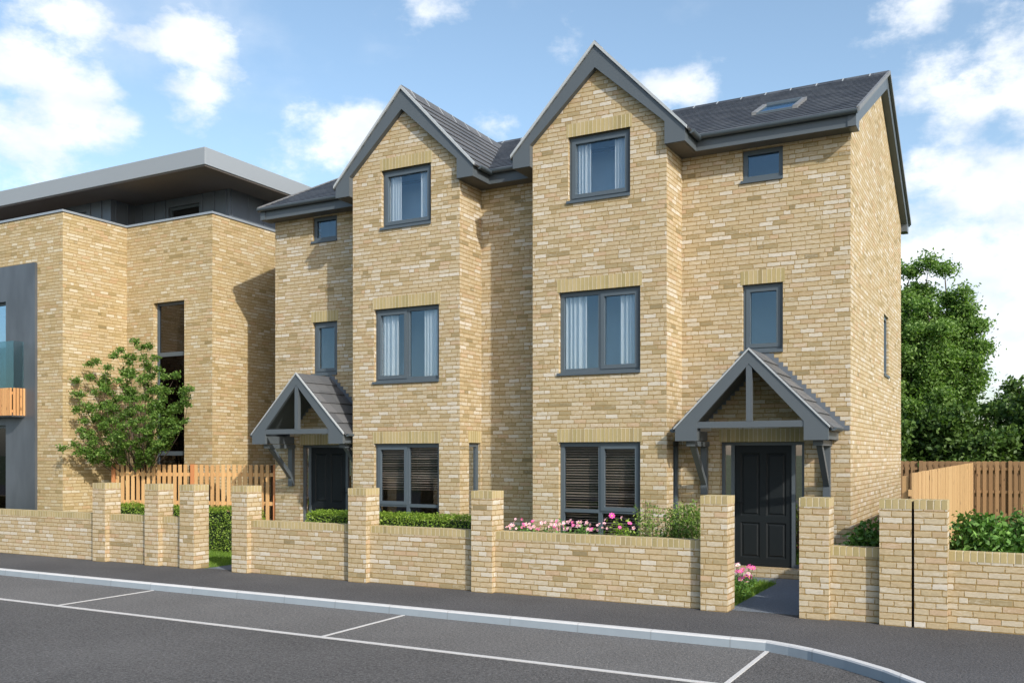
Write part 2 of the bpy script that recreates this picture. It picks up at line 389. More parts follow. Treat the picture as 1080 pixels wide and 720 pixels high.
def window(parent, O, UN, w, z0, z1, split=0, casement='none', transom=None, lintel=.225, sill=True, cover='curtain',
           glass='glass', rec=.07, room=None, label=None, seed=0):
    """O is the lower left corner of the opening in the plane of the wall (z ignored)"""
    U, N = UN; O = (O[0], O[1], 0)
    def mk(): return MB(O, U, N)
    F, D = .072, .07
    fr = mk(); ring(fr, .004, w - .004, z0 + .004, z1 - .004, F, -rec - D, -rec)
    panes = []
    zt = transom if transom else z0
    mid = w / 2
    if split:
        fr.box(mid - .035, mid + .035, -rec - D + .003, -rec - .003, z0 + F, z1 - F)
    if transom:
        fr.box(F, w - F, -rec - D + .005, -rec - .002, zt - .03, zt + .03)
    L = z0 + F; T = z1 - F
    cells = []
    cols = [(F, mid - .035), (mid + .035, w - F)] if split else [(F, w - F)]
    for ci, (a, b) in enumerate(cols):
        if transom:
            cells.append((a, b, L, zt - .03, False)); lo = zt + .03
        else: lo = L
        cells.append((a, b, lo, T, (casement == 'left' and ci == 0) or (casement == 'right' and ci == len(cols) - 1) or casement == 'all'))
    fo = fr
    for (a, b, c, d, cas) in cells:
        if cas: ring(fr, a - .022, b + .022, c - .022, d + .022, .068, -rec - .05, -rec + .014)
    f = fr.build('window', M['greyd'], parent)
    if label: f['label'] = label
    for (a, b, c, d, cas) in cells:
        g = mk(); e = -.002; g.box(a + e, b - e, -rec - .042, -rec - .034, c + e, d - e); g.build('pane', M[glass], f)
    if sill:
        s = mk(); s.prism([(-rec + .001, z0 + .012), (.03, z0 + .0), (.03, z0 - .045), (-rec + .001, z0 - .045)], 0, -.022, w + .002)
        s.build('sill', M['greyd'], f)
    if lintel:
        l = mk(); l.box(-.03, w + .03, -.05, .004, z1, z1 + lintel); l.build('lintel', M['soldier'], f)
    rng = random.Random(seed * 7 + 3)
    if cover == 'curtain':
        for (a, b, side) in ((.05, .05 + w * .28, 0), (w - .06 - w * .24, w - .06, 1)):
            c = mk(); n = 60; ph = rng.random() * 6
            pts = []
            for i in range(n + 1):
                tt = i / n; th = tt * math.pi * 2 * 4.5 + ph + 1.3 * math.sin(tt * 7 + ph)
                pts.append((a + (b - a) * tt, -rec - .108 - .042 * math.sin(th)))
            for i in range(n):
                p, q = pts[i], pts[i + 1]
                c.face([(p[0], p[1], z0 - .1), (q[0], q[1], z0 - .1), (q[0], q[1], z1 + .05), (p[0], p[1], z1 + .05)])
            c.build('curtain', M['curtain'], f)
    if cover in ('blind', 'halfblind'):
        c = mk(); zb = (z0 + .05) if cover == 'blind' else z0 + (z1 - z0) * .56
        zz = z1 - .06; k = 0
        c.box(.02, w - .02, -rec - .18, -rec - .12, z1 - .06, z1 - .0)
        while zz > zb:
            zz -= .046; k += 1; tl = .004 + .010 * rng.random(); sag = .012 * (rng.random() - .5)
            c.face([(.02, -rec - .17, zz + tl + sag), (w - .02, -rec - .17, zz + tl - sag), (w - .02, -rec - .130, zz - tl - sag), (.02, -rec - .130, zz - tl + sag)])
        c.build('blind', M['blind'], f)
    if room:
        dpt, mat = room
        r_ = mk(); x0, x1, y0, y1, a, b = -.25, w + .25, -.281 - dpt, -.281, z0 - .25, z1 + .2
        r_.face([(x0, y0, a), (x1, y0, a), (x1, y0, b), (x0, y0, b)])
        r_.face([(x0, y0, a), (x0, y1, a), (x0, y1, b), (x0, y0, b)]); r_.face([(x1, y0, a), (x1, y1, a), (x1, y1, b), (x1, y0, b)])
        r_.face([(x0, y0, a), (x1, y0, a), (x1, y1, a), (x0, y1, a)]); r_.face([(x0, y0, b), (x1, y0, b), (x1, y1, b), (x0, y1, b)])
        r_.build('room_lining', M[mat], f)
    return f

def courses(mb, P0, U, w, V, L, gauge, th=.018, wfun=None, over=.03):
    """stepped tile courses. P0 eave start, U along eave, V up the slope (unit)."""
    P0, U, V = Vector(P0), Vector(U), Vector(V); Nn = U.cross(V).normalized()
    if Nn.z < 0: Nn = -Nn
    n = max(1, round(L / gauge)); g = L / n
    for i in range(n):
        s0 = i * g - (over if i == 0 else .0); s1 = (i + 1) * g + .02
        if i == n - 1: s1 = L
        a0, a1 = (0, w) if wfun is None else wfun(i * g, (i + 1) * g)
        b0 = [P0 + V * s0 + U * a + Nn * k for a in (a0, a1) for k in (0., th + .012)]
        b1 = [P0 + V * s1 + U * a + Nn * k for a in (a0, a1) for k in (-.012, .012)]
        q = [tuple(x) for x in (b0[0], b0[2], b1[2], b1[0], b0[1], b0[3], b1[3], b1[1])]
        i0 = len(mb.v); mb.v += [mb.P(p) for p in q]
        for ff in [(0, 3, 2, 1), (4, 5, 6, 7), (0, 1, 5, 4), (1, 2, 6, 5), (2, 3, 7, 6), (3, 0, 4, 7)]:
            mb.f.append(tuple(i0 + k for k in ff)); mb.mi.append(mb.cur)

def halfgutter(name, p0, p1, r, parent, mat=None):
    g = MB(); p0, p1 = Vector(p0), Vector(p1); d = (p1 - p0).normalized(); a = d.cross(Vector((0, 0, 1))).normalized()
    seg = 10; i0 = 0
    for rr in (r, r - .008):
        for p in (p0, p1):
            for j in range(seg + 1):
                th = math.pi + math.pi * j / seg
                g.v.append(tuple(p + a * math.cos(th) * rr + Vector((0, 0, 1)) * math.sin(th) * rr))
    n = seg + 1
    for j in range(seg):
        g.f.append((j, j + 1, n + j + 1, n + j)); g.f.append((2 * n + j, 3 * n + j, 3 * n + j + 1, 2 * n + j + 1))
    g.f.append((0, n, 3 * n, 2 * n)); g.f.append((seg, 2 * n + seg, 3 * n + seg, n + seg))
    g.f.append(tuple(range(0, n))); g.f.append(tuple(range(n, 2 * n)))      # stop ends
    g.mi = [0] * len(g.f)
    return g.build(name, mat or M['greyd'], parent)

# ------------------------------------------------------------------ the pair of houses
CX = -8.29; YF = 15.5; YB = 14.7; YR = 22.9; ZS = 7.1; HB = 1.24
ZE = 7.36; ZR = 9.36; YE = 15.2; YRG = 19.2; SL = (ZR - ZE) / (YRG - YE)

def house(side):
    m = (lambda x: x) if side > 0 else (lambda x: 2 * CX - x)
    sp = (lambda a, b: (min(m(a), m(b)), max(m(a), m(b))))
    if side > 0: lab = 'right hand brick house of the joined pair, its long gable wall facing the tall trees'
    else: lab = 'left hand brick house of the joined pair, beside the flat roofed block and slatted fence'
    h = thing('house', lab, 'house', (m(-5.3), YF, 0), 'joined pair of three storey brick houses')
    bc = m(-6.29); xend = m(-2.289)
    # ----- walls
    wb = MB()
    wx = bc + (.025 if side > 0 else .03)
    aw = .575; fw = .755
    bx = bc - HB
    wall(wb, (bx, YB, 0), *FR, 2 * HB, 0, 7.52, [(wx - aw - bx, wx + aw - bx, 6.41, 7.52), (wx - fw - bx, wx + fw - bx, 3.43, 4.84), (wx - fw - bx, wx + fw - bx, .3, 2.23)])
    # gable head
    for y in (YB, YB + .28):
        wb.face([(bx, y, 7.52), (bx + 2 * HB, y, 7.52), (bc, y, 8.78)])
    # bay returns
    lx = bc - HB; rx = bc + HB
    wall(wb, (rx, YB, 0), *SD, YF - YB, 0, ZS + .2, [(.335, .765, .3, 2.24)], thick=.2)
    wb.face([(lx, YB, 0), (lx, YF, 0), (lx, YF, ZS + .2), (lx, YB, ZS + .2)]); wb.face([(lx + .2, YB, 0), (lx + .2, YF, 0), (lx + .2, YF, ZS + .2), (lx + .2, YB, ZS + .2)])
    # main front, outer part
    o0, o1 = sp(-5.05, -2.289)
    d0, d1 = sp(-4.38, -3.0); w0, w1 = sp(-4.007, -3.34)
    wall(wb, (o0, YF, 0), *FR, o1 - o0, 0, ZS + .2, [(d0 - o0, d1 - o0, .15, 2.225), (w0 - o0, w1 - o0, 3.74, 4.84), (w0 - o0, w1 - o0, 6.57, 7.08)])
    r0, r1 = sp(CX, -7.53)
    wall(wb, (r0, YF, 0), *FR, r1 - r0, 0, ZS + .2)
    # end wall with gable
    ops = [(4.26, 5.04, 3.62, 4.82)] if side > 0 else []
    if side > 0:
        wall(wb, (xend, YF, 0), *SD, YR - YF, 0, ZS, ops)
    else:
        wall(wb, (xend, YR, 0), (0, -1, 0), (-1, 0, 0), YR - YF, 0, ZS, ops)
    for xx in (xend, xend - side * .28):
        wb.face([(xx, YF, ZS), (xx, YR, ZS), (xx, YR, ZS + .33), (xx, YRG, ZR - .06), (xx, YF, ZS + .33)])
    # rear wall
    a0, a1 = sp(CX, -2.289)
    wb.face([(a0, YR, 0), (a1, YR, 0), (a1, YR, ZS + .2), (a0, YR, ZS + .2)])
    # floors and party wall close the shell
    for z in (2.75, 5.55):
        wb.face([(a0 + .3, YF + .3, z), (a1 - .3, YF + .3, z), (a1 - .3, YR - .1, z), (a0 + .3, YR - .1, z)])
    wb.build('wall', M['brick'], h)
    # ----- windows
    cas = 'right' if side > 0 else 'left'
    big = dict(room=(.42, 'roomb'))
    window(h, (wx - aw, YB), FR, 2 * aw, 6.41, 7.52, casement='all', seed=1 + side, room=(.5, 'roomb'))
    window(h, (wx - fw, YB), FR, 2 * fw, 3.43, 4.84, split=1, casement=cas, seed=4 + side, room=(.9, 'roomb'))
    window(h, (wx - fw, YB), FR, 2 * fw, .30, 2.23, split=1, casement=cas, transom=1.04, cover='blind' if side > 0 else 'halfblind', glass='glassdark', seed=8 + side, room=(1.6, 'room'),
           label='ground floor window with blinds fully lowered' if side > 0 else 'ground floor window with blinds half lowered')
    window(h, (rx, YB + .335), SD, .43, .30, 2.24, sill=False, glass='glassdark', cover='none', room=(.10, 'room'), rec=.05)
    window(h, (w0, YF), FR, w1 - w0, 3.74, 4.84, casement='all', cover='none', seed=3, room=(.8, 'roomb'))
    window(h, (w0, YF), FR, w1 - w0, 6.57, 7.08, cover='none', lintel=0, seed=3, room=(.6, 'roomb'), rec=.05)
    if side > 0:
        window(h, (xend, YF + 4.26), SD, .78, 3.62, 4.82, cover='none', lintel=0, seed=3, room=(.8, 'room'), rec=.04)
    # ----- door
    dc = (d0 + d1) / 2; yd = YF + .09
    fd = MB(); dz0, dz1 = .15, 2.225
    fd.box(d0 + .003, d0 + .055, yd, yd + .08, dz0, dz1 - .003); fd.box(d1 - .055, d1 - .003, yd, yd + .08, dz0, dz1 - .003)
    fd.box(d0 + .055, d1 - .055, yd, yd + .08, dz1 - .055, dz1 - .003)
    dl, dr = dc - .47, dc + .47
    fd.box(dl - .06, dl, yd + .002, yd + .078, dz0, dz1 - .055); fd.box(dr, dr + .06, yd + .002, yd + .078, dz0, dz1 - .055)
    fd.box(d0 + .055, dl - .06, yd + .004, yd + .07, dz0, dz0 + .06); fd.box(dr + .06, d1 - .055, yd + .004, yd + .07, dz0, dz0 + .06)
    fr = fd.build('door_frame', M['grey'], h)
    for (a, b) in ((d0 + .055, dl - .06), (dr + .06, d1 - .055)):
        g = MB(); g.box(a - .002, b + .002, yd + .03, yd + .04, dz0 + .06, dz1 - .055); g.build('sidelight', M['sidelight'], fr)
    lf = MB(); z0, z1 = dz0 + .012, dz1 - .057
    yy = yd + .025
    px = [(dl + .095, dc - .055), (dc + .055, dr - .095)]; pz = [(z0 + .13, z0 + .72), (z0 + .83, z1 - .13)]
    xs = [dl + .003, px[0][0], px[0][1], px[1][0], px[1][1], dr - .003]
    zs = [z0, pz[0][0], pz[0][1], pz[1][0], pz[1][1], z1]
    for i in range(5):
        for j in range(5):
            if i in (1, 3) and j in (1, 3):
                a, b, c, d = xs[i], xs[i + 1], zs[j], zs[j + 1]
                lv = [(0, 0), (.018, .016), (.03, .016), (.05, .004)]
                for k in range(3):
                    e, f_ = lv[k], lv[k + 1]
                    o_ = [(a + e[0], yy + e[1], c + e[0]), (b - e[0], yy + e[1], c + e[0]), (b - e[0], yy + e[1], d - e[0]), (a + e[0], yy + e[1], d - e[0])]
                    i_ = [(a + f_[0], yy + f_[1], c + f_[0]), (b - f_[0], yy + f_[1], c + f_[0]), (b - f_[0], yy + f_[1], d - f_[0]), (a + f_[0], yy + f_[1], d - f_[0])]
                    for q in range(4): lf.face([o_[q], o_[(q + 1) % 4], i_[(q + 1) % 4], i_[q]])
                lf.face(i_)
            else: lf.face([(xs[i], yy, zs[j]), (xs[i + 1], yy, zs[j]), (xs[i + 1], yy, zs[j + 1]), (xs[i], yy, zs[j + 1])])
    lf.box(dl + .003, dr - .003, yy + .018, yy + .05, z0, z1)
    leaf = lf.build('front_door', M['door'], h)
    kn = MB(); kx = dl + .05 if side > 0 else dr - .05
    kn.box(kx - .012, kx + .012, yy - .012, yy, 1.1, 1.32); kn.box(kx - .01, kx + .10, yy - .05, yy - .03, 1.21, 1.23); kn.box(kx - .01, kx + .01, yy - .05, yy, 1.21, 1.23)
    kn.build('door_handle', M['door'], leaf)
    ln = MB(); ln.box(d0 - .02, d1 + .02, YF - .004, YF + .05, 2.225, 2.44); ln.build('door_lintel', M['soldier'], h)
    st = MB(); st.box(d0 - .03, d1 + .03, YF - .12, YF - .002, 0, .146); st.box(d0 + .001, d1 - .001, YF - .002, YF + .1, .10, .149); st.build('doorstep', M['brick'], h)

    # ----- main roof
    x0, x1 = sp(CX, -2.13)
    V = Vector((0, YRG - YE, ZR - ZE)); L = V.length; V.normalize()
    rf = MB(); courses(rf, (x0, YE - .03, ZE - .015), (1, 0, 0), x1 - x0, V, L, .2, .010)
    Vb = Vector((0, -(YRG - YE), ZR - ZE)).normalized()
    courses(rf, (x0, 2 * YRG - YE + .03, ZE - .015), (1, 0, 0), x1 - x0, Vb, L, .2, .010)
    roof = rf.build('roof', M['slate'], h)
    rg = MB(); clip = MB(); n = int((x1 - x0) / .5)
    hw = .13
    rg.prism([(YRG - hw, ZR - hw * SL + .018), (YRG, ZR + .045), (YRG + hw, ZR - hw * SL + .018), (YRG + hw, ZR - hw * SL - .0), (YRG, ZR + .02), (YRG - hw, ZR - hw * SL - .0)], 0, x0, x1)
    rg.cur = 1
    for k in range(n):
        xx = (x1 - .35 - .5 * k) if side > 0 else (x0 + .35 + .5 * k)
        rg.prism([(YRG - hw - .02, ZR - hw * SL + .005), (YRG, ZR + .050), (YRG + hw + .02, ZR - hw * SL + .005), (YRG + hw, ZR - hw * SL), (YRG, ZR + .045), (YRG - hw, ZR - hw * SL)], 0, xx, xx + .022)
    rg.build('ridge', [M['slate'], M['verge']], roof)
    # barge board along the end gable
    bo = MB(); e0, e1 = (xend, m(-2.16)); e0, e1 = min(e0, e1), max(e0, e1)
    if side > 0: e0 += .002
    else: e1 -= .002
    yb = 2 * YRG
    for q in (lambda y: y, lambda y: yb - y):
        bo.prism([(q(YE - .02), ZS), (q(YF), ZS), (q(YF), ZS + .16), (q(YRG), ZR - .30), (q(YRG), ZR - .03), (q(YE - .02), ZE - .035)], 0, e0, e1)
    bo.build('barge_board', M['grey'], h)
    vt = MB()
    for q in (lambda y: y, lambda y: yb - y):
        v0, v1 = sorted((m(-2.15), m(-2.105)))
        vt.prism([(q(YE - .06), ZE - .06), (q(YRG), ZR - .035), (q(YRG), ZR + .035), (q(YE - .06), ZE + .018)], 0, v0, v1)
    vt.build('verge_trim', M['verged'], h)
    # skylight
    if side > 0:
        sk = MB((-3.67, 16.33, ZE + (16.33 - YE) * SL), (1, 0, 0), (0, 1, 0))
        def rz(y): return y * SL
        def slab_(mb, a0, a1, y0, y1, h0, h1):
            i = len(mb.v)
            for hh in (h0, h1):
                mb.v += [mb.P(p) for p in [(a0, y0, rz(y0) + hh), (a1, y0, rz(y0) + hh), (a1, y1, rz(y1) + hh), (a0, y1, rz(y1) + hh)]]
            for q in [(0, 3, 2, 1), (4, 5, 6, 7), (0, 1, 5, 4), (1, 2, 6, 5), (2, 3, 7, 6), (3, 0, 4, 7)]:
                mb.f.append(tuple(i + k for k in q)); mb.mi.append(mb.cur)
        slab_(sk, -.39, -.31, 0, .85, .0, .075); slab_(sk, .31, .39, 0, .85, .0, .075)
        sk.cur = 1; slab_(sk, -.31, .31, 0, .05, .0, .055); slab_(sk, -.31, .31, .78, .85, .0, .085)
        so = sk.build('skylight', [M['verged'], M['greyd']], roof)
        gk = MB((-3.67, 16.33, ZE + (16.33 - YE) * SL), (1, 0, 0), (0, 1, 0)); slab_(gk, -.31, .31, .05, .78, .03, .045)
        gk.build('skylight_pane', M['glass'], roof)
    # main eaves: fascia + soffit box + gutter
    for (a, b, nm) in ((-4.71, -2.162, 1), (CX, -7.87, 1)):
        f0, f1 = sp(a, b)
        fb = MB(); fb.box(f0, f1, YE, YE + .025, ZS, ZE - .03); fb.build('fascia', M['grey'], h)
        sb = MB(); s0, s1 = (sp(-5.05, -2.162) if a == -4.71 else sp(CX, -7.53))
        sb.box(s0, s1, YE + .003, YF + .01, ZS + .002, ZS + .02) if a != -4.71 else sb.box(s0 + (.0 if side > 0 else .0), s1, YE + .026, YF + .01, ZS + .002, ZS + .02)
        sb.build('soffit', M['soffit'], h)
        g0, g1 = sp(a + (.02 if a == -4.71 else 0), b - .0)
        if a == -4.71: g0, g1 = sp(-4.69, -2.13)
        halfgutter('gutter', (g0, YE - .062, ZE - .03), (g1, YE - .062, ZE - .03), .058, h)
    # rear eaves
    rb = MB(); rb.box(x0 + .05, x1 - .05, YR + .001, yb - YE, ZS + .001, ZE - .04); rb.build('rear_eaves', M['grey'], h)
    halfgutter('gutter', (x0, yb - YE + .062, ZE - .03), (x1, yb - YE + .062, ZE - .03), .058, h)
    # ----- bay gable
    yg = YB - .11; W = 1.585; zo = 7.345; za = 9.0
    bb = MB((bc, 0, 0))
    for s in (1, -1):
        bb.prism([(0, za - .40), (s * HB, 7.47), (s * HB, ZS), (s * W, ZS), (s * W, zo), (0, za - .015)], 1, yg, YB - .001)
    gb = bb.build('gable_barge_board', M['grey'], h)
    for s in (1, -1):
        ev = MB((bc, 0, 0))
        a, b = sorted((s * HB, s * W)); ev.box(a + (.001 if s > 0 else 0), b - (.001 if s < 0 else 0), YB + .001, YE + .024, ZS + .001, zo - .03)
        ev.build('gable_eaves', M['grey'], h)
    for s in (1, -1):
        es = MB((bc, 0, 0))
        a, b = sorted((s * HB, s * (W - .03))); es.box(a, b, yg + .02, YE + .0, ZS - .006, ZS + .0005)
        es.build('gable_soffit', M['soffit'], h)
    sl = (za - zo) / W
    tr = MB((bc, 0, 0))
    for s in (1, -1):
        tr.prism([(0, za - .02), (s * (W + .035), zo - .055), (s * (W + .035), zo + .0), (0, za + .045)], 1, yg - .03, yg + .02)
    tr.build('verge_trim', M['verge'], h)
    gr = MB()
    for s in (1, -1):
        Vg = Vector((-s * W, 0, za - zo)); Lg = Vg.length; Vg.normalize()
        P0 = Vector((bc + s * (W + .03), yg + .0, zo - .02 - .03 * sl)); 
        def wf(s0, s1, Vg=Vg):
            z = zo + Vg.z * s1; return (0, YE + (z - ZE) / SL - yg + .12)
        courses(gr, P0, (0, 1, 0), 1, Vg, Lg + .03, .27, .022, wf)
    gro = gr.build('gable_roof', M['tile'], h)
    gg = MB(); ye = YE + (za - ZE) / SL
    gg.prism([(bc - .12, za - .12 * sl + .01), (bc, za + .06), (bc + .12, za - .12 * sl + .01), (bc + .10, za - .12 * sl - .01), (bc, za + .03), (bc - .10, za - .12 * sl - .01)], 1, yg - .0, ye + .05)
    gg.cur = 1; cl = gg
    for k in range(7):
        yy_ = yg + .3 + k * .5
        cl.prism([(bc - .13, za - .12 * sl + .0), (bc, za + .068), (bc + .13, za - .12 * sl + .0), (bc + .12, za - .12 * sl), (bc, za + .06), (bc - .12, za - .12 * sl)], 1, yy_, yy_ + .022)
    gg.build('gable_ridge', [M['tile'], M['verge']], gro)
    for s in (1, -1):
        halfgutter('gutter', (bc + s * (W + .062), YB + .02, zo - .04), (bc + s * (W + .062), YE - .01, zo - .04), .056, h)

    # ----- porch
    pc = -3.64 if side > 0 else -12.79
    yf_, zt, zo_, Wp = 14.47, 3.66, 2.44, 1.20
    q = MB((pc, 0, 0))
    for s in (1, -1):
        q.prism([(0, zt - .25), (s * .70, 2.56), (s * .82, 2.44), (s * .82, 2.232), (s * (Wp - .015), 2.232), (s * (Wp - .015), zo_ - .01), (0, zt - .015)] if False else
                [(0, zt - .235), (s * .83, 2.52), (s * .83, 2.232), (s * (Wp - .01), 2.232), (s * (Wp - .01), zo_), (0, zt - .018)], 1, yf_, yf_ + .06)
    por = q.build('porch', M['grey'], h)
    t_ = MB((pc, 0, 0)); t_.box(-.83, .83, yf_ + .012, yf_ + .075, 2.435, 2.535); t_.build('tie_beam', M['grey'], por)
    t_ = MB((pc, 0, 0)); t_.box(-.045, .045, yf_ + .008, yf_ + .085, 2.535, zt - .20); t_.build('king_post', M['grey'], por)
    for s in (1, -1):
        pl = MB((pc, 0, 0)); a, b = sorted((s * .96, s * (Wp - .03))); pl.box(a, b, yf_ + .06, YF, 2.245, 2.40); pl.build('wall_plate', M['grey'], por)
        so_ = MB((pc, 0, 0)); so_.prism([(0, zt - .075), (s * (Wp - .03), zo_ - .055), (s * (Wp - .03), zo_ - .035), (0, zt - .05)], 1, yf_ + .06, YF - .001); so_.build('porch_lining', M['grey'], por)
        br = MB((pc, 0, 0)); bx0, bx1 = sorted((s * .945, s * 1.055))
        br.box(bx0, bx1, YF - .09, YF - .0, 1.34, 2.15)
        br.box(bx0 - .02, bx1 + .02, yf_ + .22, YF - .0, 2.15, 2.232)
        br.prism([(YF - .09, 1.50), (YF - .09, 1.62), (yf_ + .42, 2.15), (yf_ + .30, 2.15)], 0, bx0 + .012, bx1 - .012)
        br.build('bracket', M['grey'], por)
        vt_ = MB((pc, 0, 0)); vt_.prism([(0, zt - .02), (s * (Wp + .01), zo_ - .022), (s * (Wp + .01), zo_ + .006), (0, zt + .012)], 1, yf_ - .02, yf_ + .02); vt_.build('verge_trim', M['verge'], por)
        halfgutter('porch_gutter', (pc + s * (Wp + .05), yf_ + .06, zo_ - .02), (pc + s * (Wp + .05), YF - .25, zo_ - .02), .05, por)
    pr = MB()
    for s in (1, -1):
        Vg = Vector((-s * Wp, 0, zt - zo_)); Lg = Vg.length; Vg.normalize()
        courses(pr, Vector((pc + s * (Wp + .02), yf_ + .02, zo_ - .02)), (0, 1, 0), YF - yf_ - .021, Vg, Lg + .02, .30, .024)
    pr.build('porch_roof', M['tile'], por)
    fl = MB((pc, 0, 0)); k = 0
    for s in (1, -1):
        z = 2.40
        while z < zt + .05:
            xo = Wp * (1 - (z - zo_) / (zt - zo_)) + .10; xi = max(0, xo - .26)
            if xo > 0:
                a, b = sorted((s * xi, s * xo)); fl.box(a, b, YF - .011, YF - .002, z, z + .075)
            z += .075
    fl.build('flashing', M['lead'], por)
    return h
house(1); house(-1)

# ------------------------------------------------------------------ front garden walls
PX = [-15.41, -13.98, -13.08, -11.82, -9.31, -7.035, -3.58, -2.335, -1.411, -1.031]; PW = .35; YP = 11.75; HP = 1.48; HPN = .89
def garden_wall(label, piers, panels):
    a = min([PX[i] for i in piers] + [p[0] for p in panels])
    w = thing('garden_wall', label, 'wall', (a, YP, 0), 'brick garden walls along the footway')
    for i in piers:
        p = MB(); p.box(PX[i], PX[i] + PW, YP, YP + PW, -.1, HP - .105); o = p.build('pier', M['brick'], w)
        c = MB(); c.box(PX[i] - .002, PX[i] + PW + .002, YP - .002, YP + PW + .002, HP - .105, HP); c.build('pier_cap', M['soldier'], o)
    for (x0, x1) in panels:
        p = MB(); p.box(x0, x1, YP + .10, YP + .315, -.1, HPN - .105); o = p.build('wall_panel', M['brick'], w)
        c = MB(); c.box(x0, x1, YP + .098, YP + .317, HPN - .105, HPN); c.build('coping', M['soldier'], o)
    return w
e = .002
garden_wall('long low garden wall in front of the flat roofed block, ending in three close piers at the left gate', [0, 1, 2], [(-34, PX[0] - e), (PX[0] + PW + e, PX[1] - e), (PX[1] + PW + e, PX[2] - e)])
garden_wall('middle garden wall of three panels and four piers between the two gate openings', [3, 4, 5, 6], [(PX[3] + PW + e, PX[4] - e), (PX[4] + PW + e, PX[5] - e), (PX[5] + PW + e, PX[6] - e)])
garden_wall('short garden wall of one panel between two piers, just right of the right gate', [7, 8], [(PX[7] + PW + e, PX[8] - e)])
garden_wall('garden wall at the far right in front of the glossy laurel, starting at the black gap', [9], [(PX[9] + PW + e, 14)])
gp = MB(); gp.box(PX[8] + PW + .001, PX[9] - .001, YP + .06, YP + .30, -.1, HP - .03)
tag(gp.build('joint_strip', M['black']), 'narrow black joint filling the gap between two neighbouring brick piers', 'joint')

# ------------------------------------------------------------------ flat roofed block on the left
ap = thing('apartment_block', 'flat roofed buff brick block with grey metal top storey at the left', 'building', (-19, 15.6, 0))
bw = MB(); ZP = 7.58; X0, X1, X2 = -34., -19.19, -16.30; Y1, Y2, Y3 = 13.85, 15.6, 29.
pl, pr_ = -26.0, -20.10
wall(bw, (X0, Y1, 0), *FR, X1 - X0, 0, ZP, [(pl - X0 + .1, pr_ - X0 - .1, 0.02, 6.4)])
wall(bw, (X1, Y1, 0), *SD, Y2 - Y1, 0, ZP)
tw = (-18.26, -17.21)
wall(bw, (X1, Y2, 0), *FR, X2 - X1, 0, ZP, [(tw[0] - X1, tw[1] - X1, .3, 5.66)])
wall(bw, (X2, Y2, 0), *SD, Y3 - Y2, 0, ZP)
bw.face([(X0, Y3, 0), (X2, Y3, 0), (X2, Y3, ZP), (X0, Y3, ZP)]); bw.face([(X0, Y1, 0), (X0, Y3, 0), (X0, Y3, ZP), (X0, Y1, ZP)])
bw.build('wall', M['brick_b'], ap)
rt = MB(); rt.face([(X0 + .2, Y1 + .2, ZP - .25), (X1 - .2, Y1 + .2, ZP - .25), (X1 - .2, Y3 - .2, ZP - .25), (X0 + .2, Y3 - .2, ZP - .25)]); rt.face([(X1 - .21, Y2 + .2, ZP - .25), (X2 - .2, Y2 + .2, ZP - .25), (X2 - .2, Y3 - .2, ZP - .25), (X1 - .21, Y3 - .2, ZP - .25)])
rt.build('terrace', M['slabsoff'], ap)
cp = MB(); k = .025
cp.box(X0, X1 + k, Y1 - k, Y1 + .3, ZP, ZP + .05); cp.box(X1 - .3, X1 + k, Y1 + .3, Y2 + .3, ZP + .0, ZP + .05)
cp.box(X1 + k, X2 + k, Y2 - k, Y2 + .3, ZP, ZP + .05); cp.box(X2 - .3, X2 + k, Y2 + .3, Y3, ZP, ZP + .05)
cp.build('coping', M['coping'], ap)
# top storey: zinc panels with seams
ZC = 8.44
cl = MB(); pts = [(-34, 15.8), (-20.03, 15.8), (-20.03, 16.53), (-16.70, 16.53), (-16.70, 28)]
wnd = {0: [(-22.6, -20.98, 7.3, 8.22)], 2: [(-18.80, -17.72, 7.3, 8.24)]}
cl.box(-34, -22.6, 15.8, 16.2, 7.3, ZC); cl.box(-20.98, -20.03, 15.8, 16.2, 7.3, ZC); cl.box(-22.6, -20.98, 15.8, 16.2, 8.25, ZC)
cl.box(-20.43, -20.03, 16.2, 16.93, 7.3, ZC)
cl.box(-20.03, -18.80, 16.53, 16.93, 7.3, ZC); cl.box(-17.72, -16.70, 16.53, 16.93, 7.3, ZC); cl.box(-18.80, -17.72, 16.53, 16.93, 8.24, ZC)
cl.box(-17.1, -16.70, 16.93, 28, 7.3, ZC)
sm = cl; x = -33.7
while x < -20.1:
    if not -22.6 < x < -20.98: sm.box(x - .012, x + .012, 15.775, 15.8, 7.3, ZC)
    x += .43
for x in (-19.75, -19.3, -18.9, -17.6, -17.2, -16.8): sm.box(x - .012, x + .012, 16.505, 16.53, 7.3, ZC)
y = 16.6
while y < 27.9: sm.box(-16.70, -16.675, y - .012, y + .012, 7.3, ZC); y += .55
for y in (15.95, 16.3): sm.box(-20.03, -20.005, y - .012, y + .012, 7.3, ZC)
cl.build('metal_cladding', M['zinc'], ap)
for (a, b, yy, z1) in ((-18.80, -17.72, 16.53, 8.24), (-22.6, -20.98, 15.8, 8.25)):
    f = MB(); f.box(a, a + .07, yy + .06, yy + .14, 7.3, z1); f.box(b - .07, b, yy + .06, yy + .14, 7.3, z1); f.box(a + .07, b - .07, yy + .06, yy + .14, z1 - .07, z1)
    fo = f.build('window', M['greyd'], ap); g = MB(); g.box(a + .07, b - .07, yy + .10, yy + .11, 7.3, z1 - .07); g.build('pane', M['black'], fo)
sb = MB(); sb.box(-34, -15.84, 14.94, 28.5, ZC + .03, ZC + .42); sb.build('roof_slab', M['slab'], ap, bevel=.01)
ss = MB(); ss.box(-33.9, -15.87, 14.97, 28.4, ZC, ZC + .029); ss.build('roof_soffit', M['slabsoff'], ap)
